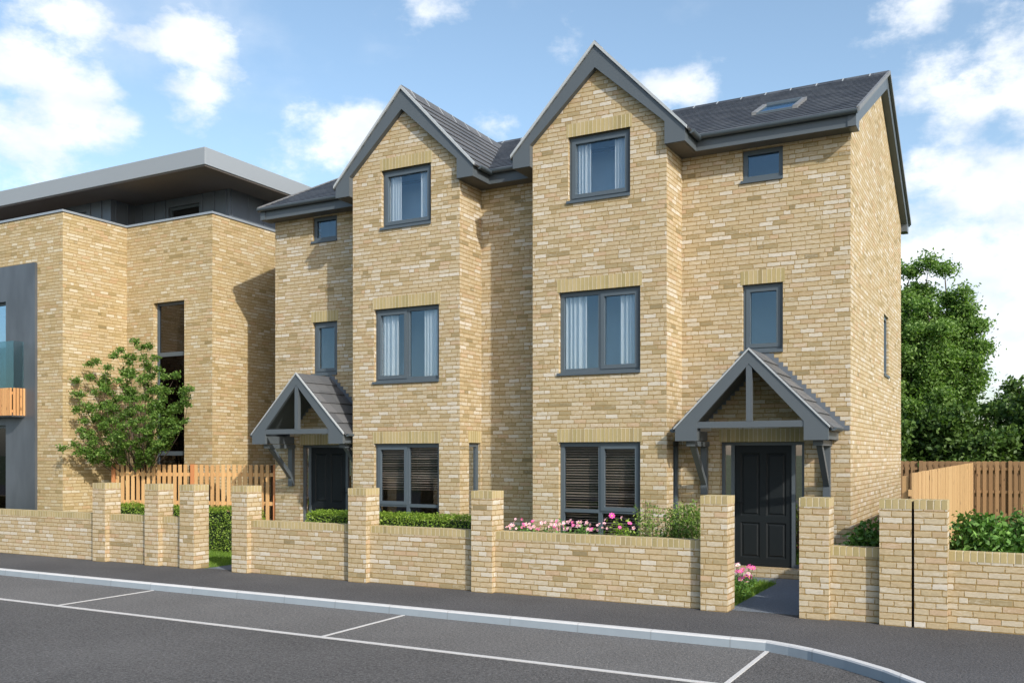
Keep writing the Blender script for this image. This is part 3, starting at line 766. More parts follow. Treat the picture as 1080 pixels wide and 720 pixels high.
# tall stair window
def dark_window(O, w, z0, z1, tz):
    f = MB((O[0], O[1], 0), *FR); F = .06; rec = .12
    ring(f, .003, w - .003, z0 + .003, z1 - .003, F, -rec - .07, -rec)
    for t in tz: f.box(F, w - F, -rec - .065, -rec + .01, t - .05, t + .05)
    fo = f.build('window', M['greyd'], ap)
    lv = [z0 + F] + [v for t in tz for v in (t - .05, t + .05)] + [z1 - F]
    for i in range(0, len(lv), 2):
        g = MB((O[0], O[1], 0), *FR); g.box(F - .001, w - F + .001, -rec - .04, -rec - .03, lv[i], lv[i + 1]); g.build('pane', M['glasstall'], fo)
    return fo
tf = dark_window((tw[0], Y2), tw[1] - tw[0], .3, 5.66, [4.42, 2.05])
rm = MB(); xa, xb, ya, yb_, za_, zb_ = tw[0] - .3, tw[1] + .3, Y2 + .29, Y2 + 1.0, .1, 5.9
rm.face([(xa, yb_, za_), (xb, yb_, za_), (xb, yb_, zb_), (xa, yb_, zb_)]); rm.face([(xa, ya, za_), (xa, yb_, za_), (xa, yb_, zb_), (xa, ya, zb_)])
rm.face([(xb, ya, za_), (xb, yb_, za_), (xb, yb_, zb_), (xb, ya, zb_)]); rm.face([(xa, ya, za_), (xb, ya, za_), (xb, yb_, za_), (xa, yb_, za_)]); rm.face([(xa, ya, zb_), (xb, ya, zb_), (xb, yb_, zb_), (xa, yb_, zb_)])
rm.build('room_lining', M['brick_b'], tf)  # brick here stands in for the dim brick reflection in the panes
bd = MB(); bd.box(-17.50, -17.28, Y2 + .24, Y2 + .27, 3.1, 4.15); bd.build('window_board', M['slab'], tf)
# portal
po = MB(); yb0, yb1 = 13.79, 13.86
po.box(pl, -21.20 - 3.2, yb0, yb1 + .3, 0, 5.67); po.box(-21.20, pr_, yb0, yb1 + .3, 0, 5.67); po.box(pl, pr_, yb0, yb1 + .3, 5.67, 6.50)
po.box(-24.40, -21.20, yb0 + .002, yb1 + .3, 2.72, 2.98)
po.build('metal_portal', M['zincb'], ap)
for (z0, z1) in ((.04, 2.72), (2.98, 5.67)):
    f = MB((-24.40, 13.85, 0), *FR); ring(f, 0, 3.2, z0, z1, .06, -.12, -.05); f.box(1.57, 1.63, -.11, -.055, z0 + .06, z1 - .06)
    fo = f.build('balcony_door', M['greyd'], ap)
    for (a, b) in ((.06, 1.57), (1.63, 3.14)):
        g = MB((-24.40, 13.85, 0), *FR); g.box(a, b, -.09, -.08, z0 + .06, z1 - .06); g.build('pane', M['glass'] if z0 > 1 else M['glasstall'], fo)
    rm = MB(); rm.box(-24.3, -20.9, 15.2, 15.3, z0, z1); rm.box(-20.95, -20.85, 14.2, 15.2, z0, z1); rm.build('room_lining', M['room'], fo)
ba = MB(); ba.box(-25.1, -20.49, 13.50, 13.79, 2.90, 2.98); bo_ = ba.build('balcony', M['zincb'], ap)
sl = MB(); x = -25.08
while x < -20.54:
    sl.box(x, x + .055, 13.45, 13.49, 2.93, 3.57); x += .082
y = 13.50
while y < 13.76: sl.box(-20.49, -20.465, y, y + .055, 2.93, 3.57); y += .082
sl.box(-25.08, -20.50, 13.492, 13.51, 3.0, 3.06); sl.box(-25.08, -20.50, 13.492, 13.51, 3.42, 3.48)
sl.build('slat_screen', M['slat'], bo_)
gl = MB(); gl.box(-25.05, -20.52, 13.53, 13.542, 2.98, 4.67); gl.box(-20.532, -20.52, 13.543, 13.78, 2.98, 4.67); gl.build('glass_balustrade', M['glassbal'], bo_)

# ------------------------------------------------------------------ ground, road, footway
def sheet(name, pts, z, mat, th=None):
    b = MB()
    if th: b.prism(pts, 2, z - th, z)
    else: b.face([(x, y, z) for x, y in pts])
    return struct(b.build(name, M[mat]))
sheet('ground', [(-2500, -2500), (2500, -2500), (2500, 2500), (-2500, 2500)], -.135, 'field')
sheet('road', [(-120, -14), (60, -14), (60, 14), (-120, 14)], -.104, 'road')
kerb = [(-60, 10.12), (-20, 10.12), (-14, 10.11), (-8, 10.11), (-2.36, 10.10), (-2.1, 10.0), (-1.88, 9.89), (-1.48, 9.62), (-1.09, 9.28), (-.78, 8.91), (-.52, 8.5), (-.3, 8.0), (-.12, 7.4), (0, 6.7), (.3, 5.6), (1.0, 4.4), (2.2, 3.4), (4, 2.8), (7, 2.5), (60, 2.4)]
sheet('parking_bay', [(-60, 8.42), (-2.34, 8.42), (-2.34, 10.2), (-60, 10.2)], -.100, 'bay')
lb = MB()
lb.box(-60, -1.6, 8.39, 8.45, -.12, -.095)
for x in (-30.72, -25.99, -21.26, -16.53, -11.80, -7.07, -2.34): lb.box(x - .022, x + .022, 8.451, 10.08, -.12, -.0955)
struct(lb.build('road_marking', M['line']))
fp = [(x, y + .05) for x, y in kerb] + [(60, YP + .2), (-60, YP + .2)]
b = MB(); b.prism(fp, 2, -.13, -.002); struct(b.build('footway', M['walk']))
# kerb stones with a chamfered nose
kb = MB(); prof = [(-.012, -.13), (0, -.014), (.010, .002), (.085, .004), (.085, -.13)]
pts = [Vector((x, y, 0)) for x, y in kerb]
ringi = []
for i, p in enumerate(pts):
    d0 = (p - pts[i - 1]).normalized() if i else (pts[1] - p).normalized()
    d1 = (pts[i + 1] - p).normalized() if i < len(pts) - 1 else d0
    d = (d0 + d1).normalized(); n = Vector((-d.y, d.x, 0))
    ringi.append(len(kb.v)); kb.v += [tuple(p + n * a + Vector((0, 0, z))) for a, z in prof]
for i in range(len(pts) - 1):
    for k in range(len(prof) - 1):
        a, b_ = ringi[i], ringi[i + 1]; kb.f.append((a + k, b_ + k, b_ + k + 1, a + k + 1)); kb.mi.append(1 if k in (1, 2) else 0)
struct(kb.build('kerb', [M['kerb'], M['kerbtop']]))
sheet('garden_ground', [(-60, YP + .2), (60, YP + .2), (60, 90), (-60, 90)], -.006, 'lawn')
sheet('garden_path', [(-3.27, YP + .2), (-2.30, YP + .2), (-2.30, 15.5), (-4.6, 15.5), (-4.6, 14.78), (-3.27, 14.78)], .0, 'path')
sheet('garden_path', [(-12.62, YP + .2), (-11.80, YP + .2), (-11.80, 13.6), (-12.1, 15.5), (-13.7, 15.5), (-13.3, 14.6), (-12.62, 13.4)], .0, 'path')
sheet('flower_bed', [(-11.4, YP + .33), (-3.6, YP + .33), (-3.6, 13.0), (-11.4, 13.0)], .0, 'soil')
sheet('flower_bed', [(-2.29, YP + .33), (-1.1, YP + .33), (-1.1, 15.5), (-2.29, 15.5)], .001, 'soil')
sheet('flower_bed', [(-1.0, YP + .33), (14, YP + .33), (14, 13.4), (-1.0, 13.4)], .001, 'soil')

# ------------------------------------------------------------------ foliage helpers
def rand_unit(n):
    v = RNG.normal(size=(n, 3)); return v / np.linalg.norm(v, axis=1)[:, None]
def leaves(name, P, size, mat, parent, up=.35, aspect=.55, outward=None, jitter=.35):
    """each point gets one folded diamond leaf of 4 verts / 2 tris as a quad"""
    n = len(P); d = rand_unit(n)
    if outward is not None: d = d * .8 + outward
    d[:, 2] += up; d /= np.linalg.norm(d, axis=1)[:, None]
    t = np.cross(d, rand_unit(n)); t /= np.linalg.norm(t, axis=1)[:, None] + 1e-9
    b = np.cross(d, t)
    s = size * (1 + jitter * (RNG.random(n) * 2 - 1))[:, None]
    V = np.empty((n, 4, 3))
    V[:, 0] = P - t * s * .5; V[:, 1] = P + b * s * aspect * .5 + d * s * .08; V[:, 2] = P + t * s * .5; V[:, 3] = P - b * s * aspect * .5 + d * s * .08
    me = bpy.data.meshes.new(name)
    me.vertices.add(4 * n); me.vertices.foreach_set('co', V.ravel())
    me.loops.add(4 * n); me.loops.foreach_set('vertex_index', np.arange(4 * n))
    me.polygons.add(n); me.polygons.foreach_set('loop_start', np.arange(n) * 4); me.polygons.foreach_set('loop_total', np.full(n, 4))
    me.materials.append(mat); me.update(); me.validate()
    o = bpy.data.objects.new(name, me); COL.objects.link(o)
    if parent is not None:
        o.parent = parent; o.matrix_parent_inverse = Matrix.Translation(-world_loc(parent))
    return o
def limb(mb, p, q, r0, r1, bend=.12, n=5):
    p, q = Vector(p), Vector(q); L = (q - p).length
    off = Vector(rand_unit(1)[0]) * L * bend; off.z = abs(off.z)*.6
    pts = [p.lerp(q, i / n) + off * math.sin(math.pi * i / n) for i in range(n + 1)]
    mb.tube(pts, [r0 + (r1 - r0) * i / n for i in range(n + 1)], 7)
    return pts
def tree(name, label, cat, base, tips, trunk_h, r, leaf, lsize, n_per, spread, mat, group=None, inner=.35, trunks=1, twig=3):
    t = thing(name, label, cat, base, group)
    mb = MB(); B = Vector(base); P = []
    fork = B + Vector((0, 0, trunk_h))
    starts = []
    for k in range(trunks):
        o = Vector(((k - (trunks - 1) / 2) * r * 2.2, 0, 0))
        f = fork + o * 2.5; mb.tube([B + o - Vector((0, 0, .1)), B + o * 1.5 + Vector((0, 0, trunk_h * .5)), f], [r * 1.25, r, r * .8], 9); starts.append(f)
    for tp in tips:
        tp = Vector(tp); s = min(starts, key=lambda q: (q - tp).xy.length)
        pts = limb(mb, s, tp, r * .45, r * .06, .10, 6)
        for k in range(2, 7):
            f = k / 6
            if f < inner: continue
            for j in range(twig):
                sc = spread * (1.15 - .55 * f) if k < 6 else spread * .5
                c = pts[k] + Vector(rand_unit(1)[0]) * sc * RNG.random() ** .5 * 1.0
                if (c - pts[k]).length > .05: mb.tube([pts[k], pts[k].lerp(c, .5) + Vector((0, 0, .02)), c], [r * .10, r * .06, r * .02], 4)
                m = int(n_per * (.6 + .8 * RNG.random()))
                # elongated clump along the twig
                tt = RNG.random(m)[:, None]
                pc = np.array(pts[k]) * (1 - tt) + np.array(c) * tt
                P.append(pc + RNG.normal(size=(m, 3)) * spread * .30 * np.array([1, 1, .7]))
    P = np.concatenate(P)
    mb.build('trunk', M['bark'], t, smooth=True)
    leaves('crown', P, lsize, M[mat], t)
    return t
def crown_tips(c, rad, n, low=-.6, squash=None):
    out = []
    while len(out) < n:
        d = rand_unit(1)[0]
        if d[2] < low: continue
        rr = .62 + .38 * RNG.random()
        out.append((c[0] + d[0] * rad[0] * rr, c[1] + d[1] * rad[1] * rr, c[2] + d[2] * rad[2] * rr))
    return out
S_, C_ = math.sin(A), math.cos(A)
# small multi-stem tree beside the flat roofed block: branch tips at real places round its trunk (offset along the street side, towards the road, height)
tips = [(-18.915, 13.6, 2.128), (-18.829, 13.8, 2.215), (-18.866, 13.9, 3.037), (-19.068, 14.0, 3.417), (-19.137, 14.1, 3.754), (-18.939, 14.3, 3.848), (-18.939, 14.3, 4.156), (-18.872, 14.4, 4.228), (-18.284, 14.3, 4.039), (-18.154, 14.4, 4.345), (-18.211, 14.6, 4.499), (-17.895, 14.5, 4.298), (-17.822, 14.7, 4.684), (-17.449, 14.6, 4.5), (-17.319, 14.7, 4.546), (-17.268, 14.5, 4.244), (-16.986, 14.6, 4.239), (-16.895, 14.6, 3.958), (-16.538, 14.5, 3.787), (-16.013, 14.4, 3.799), (-15.671, 14.3, 3.409), (-15.364, 14.2, 3.433), (-15.614, 14.3, 3.264), (-16.071, 14.4, 3.035), (-15.844, 14.3, 2.574), (-16.159, 14.4, 2.456), (-16.429, 14.3, 2.208), (-16.905, 14.4, 2.042), (-17.392, 14.5, 1.957), (-17.965, 14.2, 2.043), (-18.252, 14.1, 2.0), (-18.607, 14.0, 2.065), (-18.77, 14.0, 2.541), (-18.539, 13.9, 2.386), (-18.576, 14.1, 3.082), (-18.22, 14.2, 3.51), (-17.869, 14.3, 3.719), (-17.52, 14.4, 3.927), (-16.971, 14.2, 3.677), (-16.637, 14.3, 3.462), (-16.454, 14.4, 3.253), (-17.649, 14.0, 3.056), (-17.063, 13.9, 3.244), (-16.732, 14.0, 3.033), (-16.404, 14.1, 2.824), (-16.568, 14.5, 2.736), (-17.964, 14.0, 2.638), (-17.277, 13.9, 2.625), (-16.852, 13.9, 2.722), (-16.702, 14.1, 2.519), (-18.544, 14.2, 2.869), (-17.649, 14.0, 2.317), (-17.277, 14.2, 2.253), (-18.8, 14.6, 3.888), (-18.007, 14.8, 4.31), (-17.492, 14.9, 3.856), (-16.759, 14.8, 2.963), (-18.454, 14.9, 2.892), (-17.768, 15.0, 3.324), (-18.923, 14.8, 3.01)]
tips = [(-17.6 + (x + 17.6) * .93, y, 3.1 + (z - 3.1) * .96) for x, y, z in tips]
tree('garden_tree', 'small young green tree behind the cedar fence, in front of the flat roofed block', 'tree', (-18.12, 14.98, 0), tips, 1.35, .032, None, .060, 32, .17, 'leaf_young', trunks=3, inner=.55, twig=4)

# woodland behind the back fence
tree('woodland_tree', 'tall green broadleaf tree rising beside the end gable of the right house', 'tree', (-3.2, 36.5, 0),
     crown_tips((-3.2, 36.5, 4.6), (2.25, 2.3, 3.9), 105, -.95) + [(-2.7, 36.3, 8.9), (-2.2, 36.2, 8.6), (-3.3, 36.4, 8.6), (-1.6, 36.2, 7.7), (-1.1, 36.2, 6.5), (-1.0, 36.1, 5.7), (-1.1, 36.0, 4.8), (-1.5, 36.2, 7.1), (-3.9, 36.3, 8.7)], 2.2, .22, None, .115, 170, .60, 'leaf_big', 'trees behind the back fence', inner=.4, twig=4)
specs = [(-9.0, 38, 3.2, 6.5, 'leaf_big', 'broadleaf tree mostly hidden behind the end gable of the right house'),
         (-1.6, 34.0, 2.0, 4.0, 'leaf_dark', 'dark dense tree below the tall broadleaf tree, left of the fence corner'),
         (1.0, 35.0, 2.6, 4.9, 'leaf_dark', 'low dark tree right behind the corner where the two right fences meet'),
         (3.6, 37.0, 2.9, 5.4, 'leaf_dark', 'dark spreading tree behind the brown slatted fence at the right edge'),
         (-4.6, 33.0, 1.9, 3.6, 'leaf_dark', 'low dark tree against the house edge in front of the tall broadleaf tree'),
         (9.5, 38, 3.0, 6.0, 'leaf_big', 'broadleaf tree beyond the right end of the brown slatted fence'),
         (1.8, 43, 3.2, 5.6, 'leaf_dark', 'dark tree standing further back behind the fence corner')]
for (x, y, r_, h_, mt, lb_) in specs:
    tree('woodland_tree', lb_, 'tree', (x, y, 0), crown_tips((x, y, h_ * .5), (r_, r_ * .8, h_ * .5), 46, -1.), h_ * .25, .16, None, .17, 75, .6, mt, 'trees behind the back fence', inner=.35)

def hedge(label, x0, x1, y0, y1, z1, n, size, mat, cat='hedge', lump=.03, name='hedge', group=None):
    t = thing(name, label, cat, ((x0 + x1) / 2, (y0 + y1) / 2, 0), group)
    core = MB(); core.box(x0 + .09, x1 - .09, y0 + .09, y1 - .09, 0, z1 - .10); core.build('shade_core', M['leafcore'], t)  # solid dark box, stands in for the shade between the leaves
    P = []; Nn = []
    A_ = [(x1 - x0) * z1, (x1 - x0) * z1, (y1 - y0) * z1, (y1 - y0) * z1, (x1 - x0) * (y1 - y0) * 1.3]; tot = sum(A_)
    for k, a in enumerate(A_):
        m = int(n * a / tot); u = RNG.random(m); v = RNG.random(m)
        if k == 0: p = np.stack([x0 + u * (x1 - x0), np.full(m, y0), v * z1], 1); nn = [0, -1, 0]
        if k == 1: p = np.stack([x0 + u * (x1 - x0), np.full(m, y1), v * z1], 1); nn = [0, 1, 0]
        if k == 2: p = np.stack([np.full(m, x0), y0 + u * (y1 - y0), v * z1], 1); nn = [-1, 0, 0]
        if k == 3: p = np.stack([np.full(m, x1), y0 + u * (y1 - y0), v * z1], 1); nn = [1, 0, 0]
        if k == 4: p = np.stack([x0 + u * (x1 - x0), y0 + v * (y1 - y0), np.full(m, z1)], 1); nn = [0, 0, 1]
        P.append(p); Nn.append(np.tile(nn, (m, 1)))
    P = np.concatenate(P); Nn = np.concatenate(Nn).astype(float)
    # round the corners, depth scatter, lumps
    c = np.array([(x0 + x1) / 2, (y0 + y1) / 2, z1 / 2]); hlf = np.array([(x1 - x0) / 2, (y1 - y0) / 2, z1 / 2])
    rr = .10; q = np.clip(P, c - hlf + rr, c + hlf - rr); d = P - q; ln = np.linalg.norm(d, axis=1)[:, None]
    P = np.where(ln > rr, q + d / (ln + 1e-9) * rr, P)
    lum = np.sin(P[:, 0] * 9 + 1) * np.sin(P[:, 2] * 11 + P[:, 0] * 3) + np.sin(P[:, 0] * 23) * .5 + np.sin(P[:, 1] * 13 + P[:, 0] * 7) * .5
    P = P + Nn * (lum * lump)[:, None] - Nn * (RNG.random(len(P)) ** 1.5 * .10)[:, None] + RNG.normal(size=P.shape) * .012
    P[:, 2] = np.maximum(P[:, 2], .02)
    leaves('foliage', P, size, M[mat], t, outward=Nn * .8)
    return t
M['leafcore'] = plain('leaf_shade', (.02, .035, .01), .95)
hedge('clipped green hedge on the lawn, in front of the cedar slatted fence', -18.2, -13.55, 13.95, 14.4, .93, 26000, .036, 'leaf_hedge', group='clipped hedges in the front gardens')
hedge('long clipped hedge behind the middle garden wall, under the half lowered blinds', -10.62, -7.2, 12.2, 12.65, 1.07, 26000, .034, 'leaf_hedge', group='clipped hedges in the front gardens', lump=.008)

def shrub(name, label, x, y, rx, ry, z0, z1, n, size, mat, group=None, clumps=26, cat='shrub', spiky=0.):
    t = thing(name, label, cat, (x, y, 0), group)
    mb = MB(); P = []
    for k in range(clumps):
        a = k * 2.39996; rr = ((k + .5) / clumps) ** .5
        zt = z0 + (z1 - z0) * (1 - .30 * rr ** 3) * (.86 + .18 * RNG.random() + spiky * (.25 * RNG.random() - .2))
        tip = Vector((x + math.cos(a) * rr * rx, y + math.sin(a) * rr * ry, zt))
        b0 = Vector((x + math.cos(a) * rr * rx * .5, y + math.sin(a) * rr * ry * .5, 0))
        mb.tube([Vector((x, y, -.02)), b0.lerp(tip, .5) + Vector((0, 0, .04)), tip], [.008, .006, .003], 5)
        m = int(n / clumps)
        tt = RNG.random(m) ** .45
        pp = np.array(b0)[None] * (1 - tt[:, None]) + np.array(tip)[None] * tt[:, None]
        P.append(pp + RNG.normal(size=(m, 3)) * np.array([.055, .055, .03]) * (1.25 - .75 * spiky * tt[:, None]))
    mb.build('stems', M['bark'] if cat == 'shrub' else M['stem'], t)
    P = np.concatenate(P); P[:, 2] = np.clip(P[:, 2], .02, None)
    leaves('foliage', P, size, M[mat], t, up=.7)
    return t
k = 0
for (x, y, rx, z1, lb_) in [(-.35, 12.75, .42, 1.20, 'against the pale fence'), (.25, 12.95, .45, 1.24, 'second from the pale fence'), (.85, 12.7, .42, 1.22, 'third from the pale fence'), (1.5, 12.9, .45, 1.25, 'beyond the picture edge')]:
    shrub('laurel_shrub', 'glossy laurel bush behind the far right wall, ' + lb_, x, y, rx, .36, .1, z1 + .10, 5200, .075, 'leaf_laurel', 'laurel bushes behind the garden walls', 30)
shrub('laurel_shrub', 'small bright laurel bush behind the short wall panel beside the right gate', -1.62, 12.75, .32, .3, .1, 1.14, 2800, .07, 'leaf_laurel', 'laurel bushes behind the garden walls')
shrub('variegated_shrub', 'loose yellow green shrub behind the middle wall, against the right gate pier', -4.08, 12.65, .36, .3, .1, 1.44, 5200, .042, 'leaf_vari', clumps=40, spiky=.6)
shrub('variegated_shrub', 'thin upright green shrub behind the middle wall, left of the loose yellow green one', -4.62, 12.6, .22, .2, .1, 1.42, 1500, .038, 'leaf_vari', clumps=14, spiky=.9)

# flowers
def blossom_mesh(name, pet, mat, r):
    mb = MB()
    for k in range(pet):
        a = 6.283 * k / pet; w = 2.6 / pet
        c, s = math.cos(a), math.sin(a); c1, s1 = math.cos(a - w), math.sin(a - w); c2, s2 = math.cos(a + w), math.sin(a + w)
        mb.face([(c * r * .12, s * r * .12, 0), (c1 * r * .7, s1 * r * .7, r * .22), (c * r, s * r, r * .18), (c2 * r * .7, s2 * r * .7, r * .26)])
    mb.cur = 1; mb.prism([(math.cos(t) * r * .2, math.sin(t) * r * .2) for t in [6.283 * i / 8 for i in range(8)]], 2, 0, r * .2)
    me = bpy.data.meshes.new(name); me.from_pydata(mb.v, [], mb.f); me.materials.append(mat); me.materials.append(M['yellow'])
    me.polygons.foreach_set('material_index', mb.mi); me.update(); return me
BL = {'rose': blossom_mesh('blossom', 5, M['pinkl'], .027), 'pink': blossom_mesh('blossom', 6, M['pinkd'], .026), 'white': blossom_mesh('blossom', 8, M['white'], .04), 'pinkbig': blossom_mesh('blossom', 8, M['pinkd'], .045), 'rosebig': blossom_mesh('blossom', 8, M['pinkl'], .045)}
def blossoms(t, pts, kinds, face=(0, -1, .5)):
    for p in pts:
        o = bpy.data.objects.new('blossom', BL[random.choice(kinds)]); COL.objects.link(o)
        o.parent = t; o.location = Vector(p) - Vector(t.location)
        d = (Vector(face) + Vector(rand_unit(1)[0]) * .7).normalized(); o.rotation_mode = 'QUATERNION'; o.rotation_quaternion = d.to_track_quat('Z', 'Y')
        s = .75 + .5 * random.random(); o.scale = (s, s, s)
where = ['at the left pier', 'under the left edge of the wide window', 'below the left blind', 'below the middle of the wide window', 'left of the small gap', 'below the right blind']
xs_ = [-6.50, -6.18, -5.88, -5.58, -5.30]
for i, x in enumerate(xs_):
    t = shrub('flowering_plant', 'low pink flowering plant behind the middle wall, number of places from the left pier: ' + ['nearest', 'second', 'third', 'fourth', 'fifth and last of the row'][i], x, 12.38, .2, .16, .1, 1.0, 700, .05, 'leaf_laurel', 'pink flowering plants along the middle wall', 14, 'flower')
    t['label'] = ['low pink flowering plant touching the pier at the left end of the flower row', 'pink flowering plant second from the pier in the flower row', 'pink flowering plant in the middle of the flower row behind the wall', 'pink flowering plant fourth from the pier in the flower row', 'pink flowering plant at the right end of the row, before the gap'][i]
    blossoms(t, [(x + random.uniform(-.2, .2), 12.38 + random.uniform(-.2, .05), random.uniform(.90, 1.05)) for _ in range(15)], ['rose', 'rose', 'rose', 'pink'])
t = shrub('flowering_plant', 'looser pink flowering plant standing alone between the row and the yellow green shrub', -4.98, 12.45, .24, .18, .1, 1.07, 750, .045, 'leaf_hedge', 'pink flowering plants along the middle wall', 14, 'flower')
blossoms(t, [(-4.98 + dx, 12.33, z) for dx, z in ((-.17, 1.08), (-.07, 1.14), (.08, 1.12), (.2, 1.04), (.26, .98), (-.26, 1.02), (.05, .98))], ['pink', 'rose', 'pinkbig'])
# meadow corner by the right gate
for i, (x, y, lb_) in enumerate([(-3.55, 13.1, 'pink and white daisies in the grass just inside the right gate'), (-3.62, 14.0, 'taller pink daisies in the grass near the black front door step')]):
    t = thing('daisy_plant', lb_, 'flower', (x, y, 0), 'daisies beside the right garden path')
    sm = MB(); pts = []
    for k in range(11):
        p = Vector((x + random.uniform(-.22, .25), y + random.uniform(-.4, .4), random.uniform(.14, .34))); pts.append(p)
        sm.tube([(x, y, 0), (x * .4 + p.x * .6, y * .4 + p.y * .6, .05), tuple(p)], .004, 5)
    sm.build('stems', M['stem'], t)
    P = np.concatenate([np.array(p)[None] * [1, 1, 0] + RNG.normal(size=(45, 3)) * .05 + np.array([0, 0, .07]) for p in pts]); P[:, 2] = np.abs(P[:, 2]) + .01
    leaves('foliage', P, .05, M['leaf_laurel'], t, up=.4, aspect=.3)
    blossoms(t, pts, ['pinkbig', 'rosebig', 'rosebig', 'white', 'pinkbig'], (0, -.7, 1))
# grass
def grass(areas, dens):
    V = []; 
    for (x0, x1, y0, y1, h_) in areas:
        n = int((x1 - x0) * (y1 - y0) * dens)
        p = np.stack([x0 + RNG.random(n) * (x1 - x0), y0 + RNG.random(n) * (y1 - y0), np.zeros(n)], 1)
        a = RNG.random(n) * 6.283; w = .004; d = np.stack([np.cos(a), np.sin(a), np.zeros(n)], 1) * w
        h = h_ * (.5 + RNG.random(n)); lean = RNG.normal(size=(n, 3)) * .35; lean[:, 2] = 1; tip = p + lean * h[:, None]
        V.append(np.stack([p - d, p + d, tip], 1))
    V = np.concatenate(V); n = len(V); me = bpy.data.meshes.new('grass')
    me.vertices.add(3 * n); me.vertices.foreach_set('co', V.ravel()); me.loops.add(3 * n); me.loops.foreach_set('vertex_index', np.arange(3 * n))
    me.polygons.add(n); me.polygons.foreach_set('loop_start', np.arange(n) * 3); me.polygons.foreach_set('loop_total', np.full(n, 3)); me.materials.append(M['grass']); me.update()
    o = bpy.data.objects.new('grass', me); COL.objects.link(o); o['kind'] = 'stuff'; tag(o, 'short green lawn grass inside both garden gates', 'grass')
grass([(-4.3, -3.28, 12.0, 14.76, .07), (-14.8, -12.63, 12.1, 13.98, .05), (-18, -14.8, 12.1, 13.9, .04)], 2600)

# ------------------------------------------------------------------ fences
def slat_fence(label, p0, p1, h, mat, postmat, post_every, bw=.085, gap=.05, group=None, double=True, first_post=True):
    p0, p1 = Vector((*p0, 0)), Vector((*p1, 0)); L = (p1 - p0).length; U = (p1 - p0) / L; N = Vector((U.y, -U.x, 0))
    t = thing('fence', label, 'fence', tuple(p0), group)
    n = max(1, round(L / post_every))
    for i in range(n + 1):
        a = L * i / n; m = MB(p0, U, N); m.box(a - .045, a + .045, -.045, .055, 0, h + .01); m.build('post', M[postmat], t)
    b = MB(p0, U, N); a = .06
    while a < L - .05:
        if not any(abs(a + bw / 2 - L * i / n) < .09 for i in range(n + 1)):
            j = random.uniform(-.006, .006); b.box(a, a + bw, .022, .042, .05, h + j)
        a += bw + gap
    b.build('boards', M[mat], t)
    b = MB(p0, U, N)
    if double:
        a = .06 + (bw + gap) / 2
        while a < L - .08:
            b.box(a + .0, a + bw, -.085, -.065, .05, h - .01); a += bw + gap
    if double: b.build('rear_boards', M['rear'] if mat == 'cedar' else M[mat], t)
    for z in (.3, h * .52, h - .22):
        r_ = MB(p0, U, N); r_.box(.03, L - .03, -.064, .021, z - .04, z + .04); r_.build('rail', M[mat], t)
    return t
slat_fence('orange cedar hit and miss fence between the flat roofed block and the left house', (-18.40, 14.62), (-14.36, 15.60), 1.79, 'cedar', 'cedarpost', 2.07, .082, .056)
slat_fence('brown slatted back fence below the woodland trees at the right', (-26, 30.2), (14, 30.2), 1.83, 'oldfence', 'oldfence', 2.4, .10, .06)
t = thing('fence', 'pale close boarded fence running back from the twin piers beside the laurel', 'fence', (-1.09, 12.1, 0))
b = MB(); y = 12.12
while y < 30.0:
    b.box(-1.09 + .0, -1.09 + .02 + random.uniform(0, .008), y, y + .146, .03, 1.79 + random.uniform(-.004, .004)); y += .152
b.build('boards', M['pine'], t)
for z in (.3, 1.0, 1.55):
    r_ = MB(); r_.box(-1.13, -1.091, 12.12, 30, z - .04, z + .04); r_.build('rail', M['pine'], t)
y = 12.2
while y < 30.05:
    m_ = MB(); m_.box(-1.20, -1.131, y - .04, y + .04, 0, 1.75); m_.build('post', M['pine'], t); y += 2.54

# ------------------------------------------------------------------ world: sky with clouds, sun
SUN = Vector((.854 * math.cos(R(33)), -.52 * math.cos(R(33)), math.sin(R(33)))).normalized()
w = bpy.data.worlds.new('World'); scn.world = w; w.use_nodes = True; nt = w.node_tree; nt.nodes.clear(); t = NT(nt)
out = t.n('ShaderNodeOutputWorld'); bg = t.n('ShaderNodeBackground'); t.l(bg.outputs[0], out.inputs[0])
sky = t.n('ShaderNodeTexSky', sky_type='NISHITA'); sky.sun_disc = False
sky.sun_elevation = R(33); sky.sun_rotation = math.atan2(SUN.x, SUN.y); sky.air_density = 1.0; sky.dust_density = 1.7; sky.ozone_density = 1.1
geo = t.n('ShaderNodeTexCoord').outputs['Generated']
dx, dy, dz = t.sep(geo)
az = t.m('ARCTAN2', dx, dy); el = t.m('ARCSINE', dz)
nv = t.comb(az, t.m('MULTIPLY', el, 1.6), 0.)
n1 = t.noise(nv, 9., 10, .62); n2 = t.noise(nv, 2.6, 5, .55)
def azel(px, py):
    r_, k_ = (px - 540) / 981, (480 - py) / 981
    x, y = -S_ + r_ * C_, C_ + r_ * S_
    return math.atan2(x, y), math.atan(k_ / math.hypot(x, y))
blobs = [(205, 50, 42, 30, 1.15), (200, 92, 34, 40, 1.0), (165, 45, 34, 20, .8), (15, 72, 48, 28, 1.0), (72, 100, 48, 26, .95), (128, 125, 32, 18, .75), (10, 135, 40, 20, .6),
         (375, 135, 50, 30, 1.05), (600, 60, 26, 24, .75), (525, 135, 22, 16, .7), (712, 92, 42, 24, 1.05), (470, 12, 40, 18, .55), (40, 10, 70, 16, .6),
         (1060, 60, 60, 60, .9), (1010, 110, 55, 60, .9), (975, 12, 42, 22, .95), (1040, 200, 110, 60, 1.0), (1000, 290, 110, 90, 1.15), (1090, 330, 130, 110, 1.2),
         (1180, 150, 120, 160, 1.0), (-120, 120, 150, 80, 1.0), (1400, 200, 160, 100, 1.), (240, 190, 70, 30, .5), (850, 60, 30, 12, .35)]
f = None
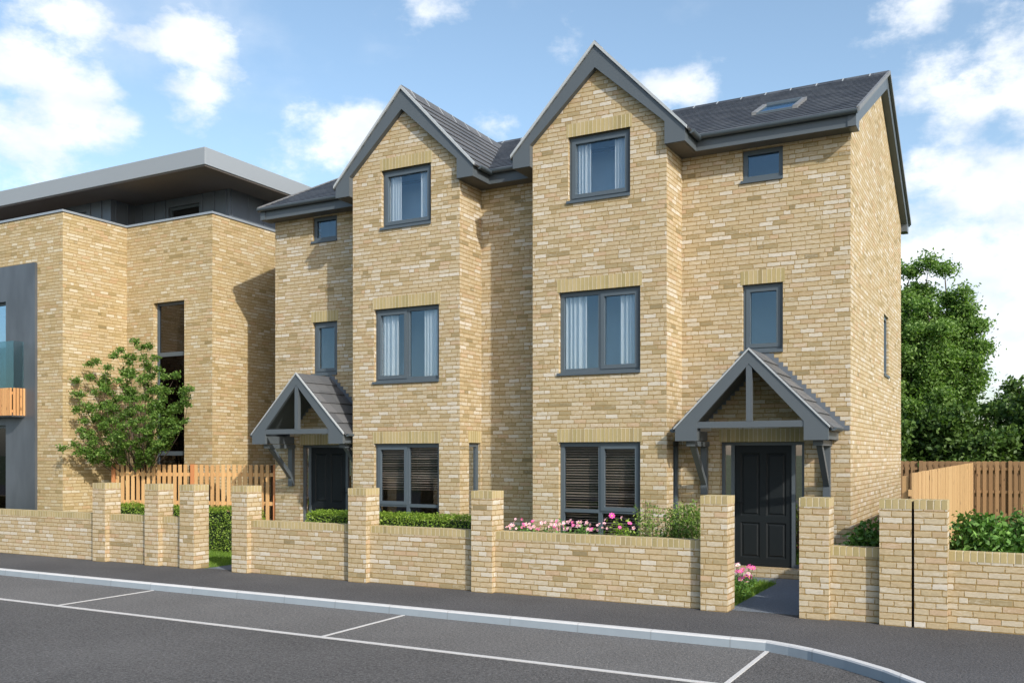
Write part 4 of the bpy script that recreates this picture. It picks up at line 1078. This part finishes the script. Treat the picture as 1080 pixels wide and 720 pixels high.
for (px, py, rx, ry, g) in blobs:
    a0, e0 = azel(px, py); sa, se = rx / 981 * 1.25, ry / 981 * 1.2
    u = t.m('DIVIDE', t.m('SUBTRACT', az, a0), sa); v = t.m('DIVIDE', t.m('SUBTRACT', el, e0), se)
    d2 = t.m('ADD', t.m('MULTIPLY', u, u), t.m('MULTIPLY', v, v))
    q = t.m('MULTIPLY', t.m('EXPONENT', t.m('MULTIPLY', d2, -.9)), g)
    f = q if f is None else t.m('MAXIMUM', f, q)
dens = t.m('ADD', t.m('MULTIPLY', f, .95), t.m('ADD', t.m('MULTIPLY', t.m('SUBTRACT', n1, .5), 2.6), t.m('MULTIPLY', t.m('SUBTRACT', n2, .5), .8)))
mask = t.smooth(dens, .34, 1.02)
wisp = t.m('MULTIPLY', t.smooth(t.m('ADD', n2, t.m('MULTIPLY', n1, .35)), .68, .98), .45)
mask = t.m('MAXIMUM', mask, wisp)
shade = t.smooth(t.noise(nv, 12., 4), .3, .75)
CL = 5.7
ccol = t.mix(shade, (CL * .74, CL * .81, CL * .90, 1), (CL * 1.12, CL * 1.12, CL * 1.12, 1))
hs = t.n('ShaderNodeHueSaturation'); t.l(sky.outputs[0], hs.inputs['Color']); hs.inputs['Saturation'].default_value = .98; hs.inputs['Value'].default_value = 1.10; hs.inputs['Hue'].default_value = .492
full = t.mix(t.m('MULTIPLY', mask, .96), hs.outputs[0], ccol)
t.l(full, bg.inputs[0]); bg.inputs[1].default_value = .15
sd = bpy.data.lights.new('sun', 'SUN'); so = bpy.data.objects.new('sun', sd); COL.objects.link(so)
sd.energy = 3.5; sd.angle = R(1.0); sd.color = (1., .93, .82)
so.rotation_euler = SUN.to_track_quat('Z', 'Y').to_euler(); so.location = (20, -20, 30)
vs = scn.view_settings; vs.view_transform = 'Standard'; vs.look = 'None'; vs.exposure = .47; vs.gamma = 1; vs.use_curve_mapping = False
scn.render.engine = 'CYCLES'
scn.cycles.max_bounces = 8; scn.cycles.transparent_max_bounces = 12
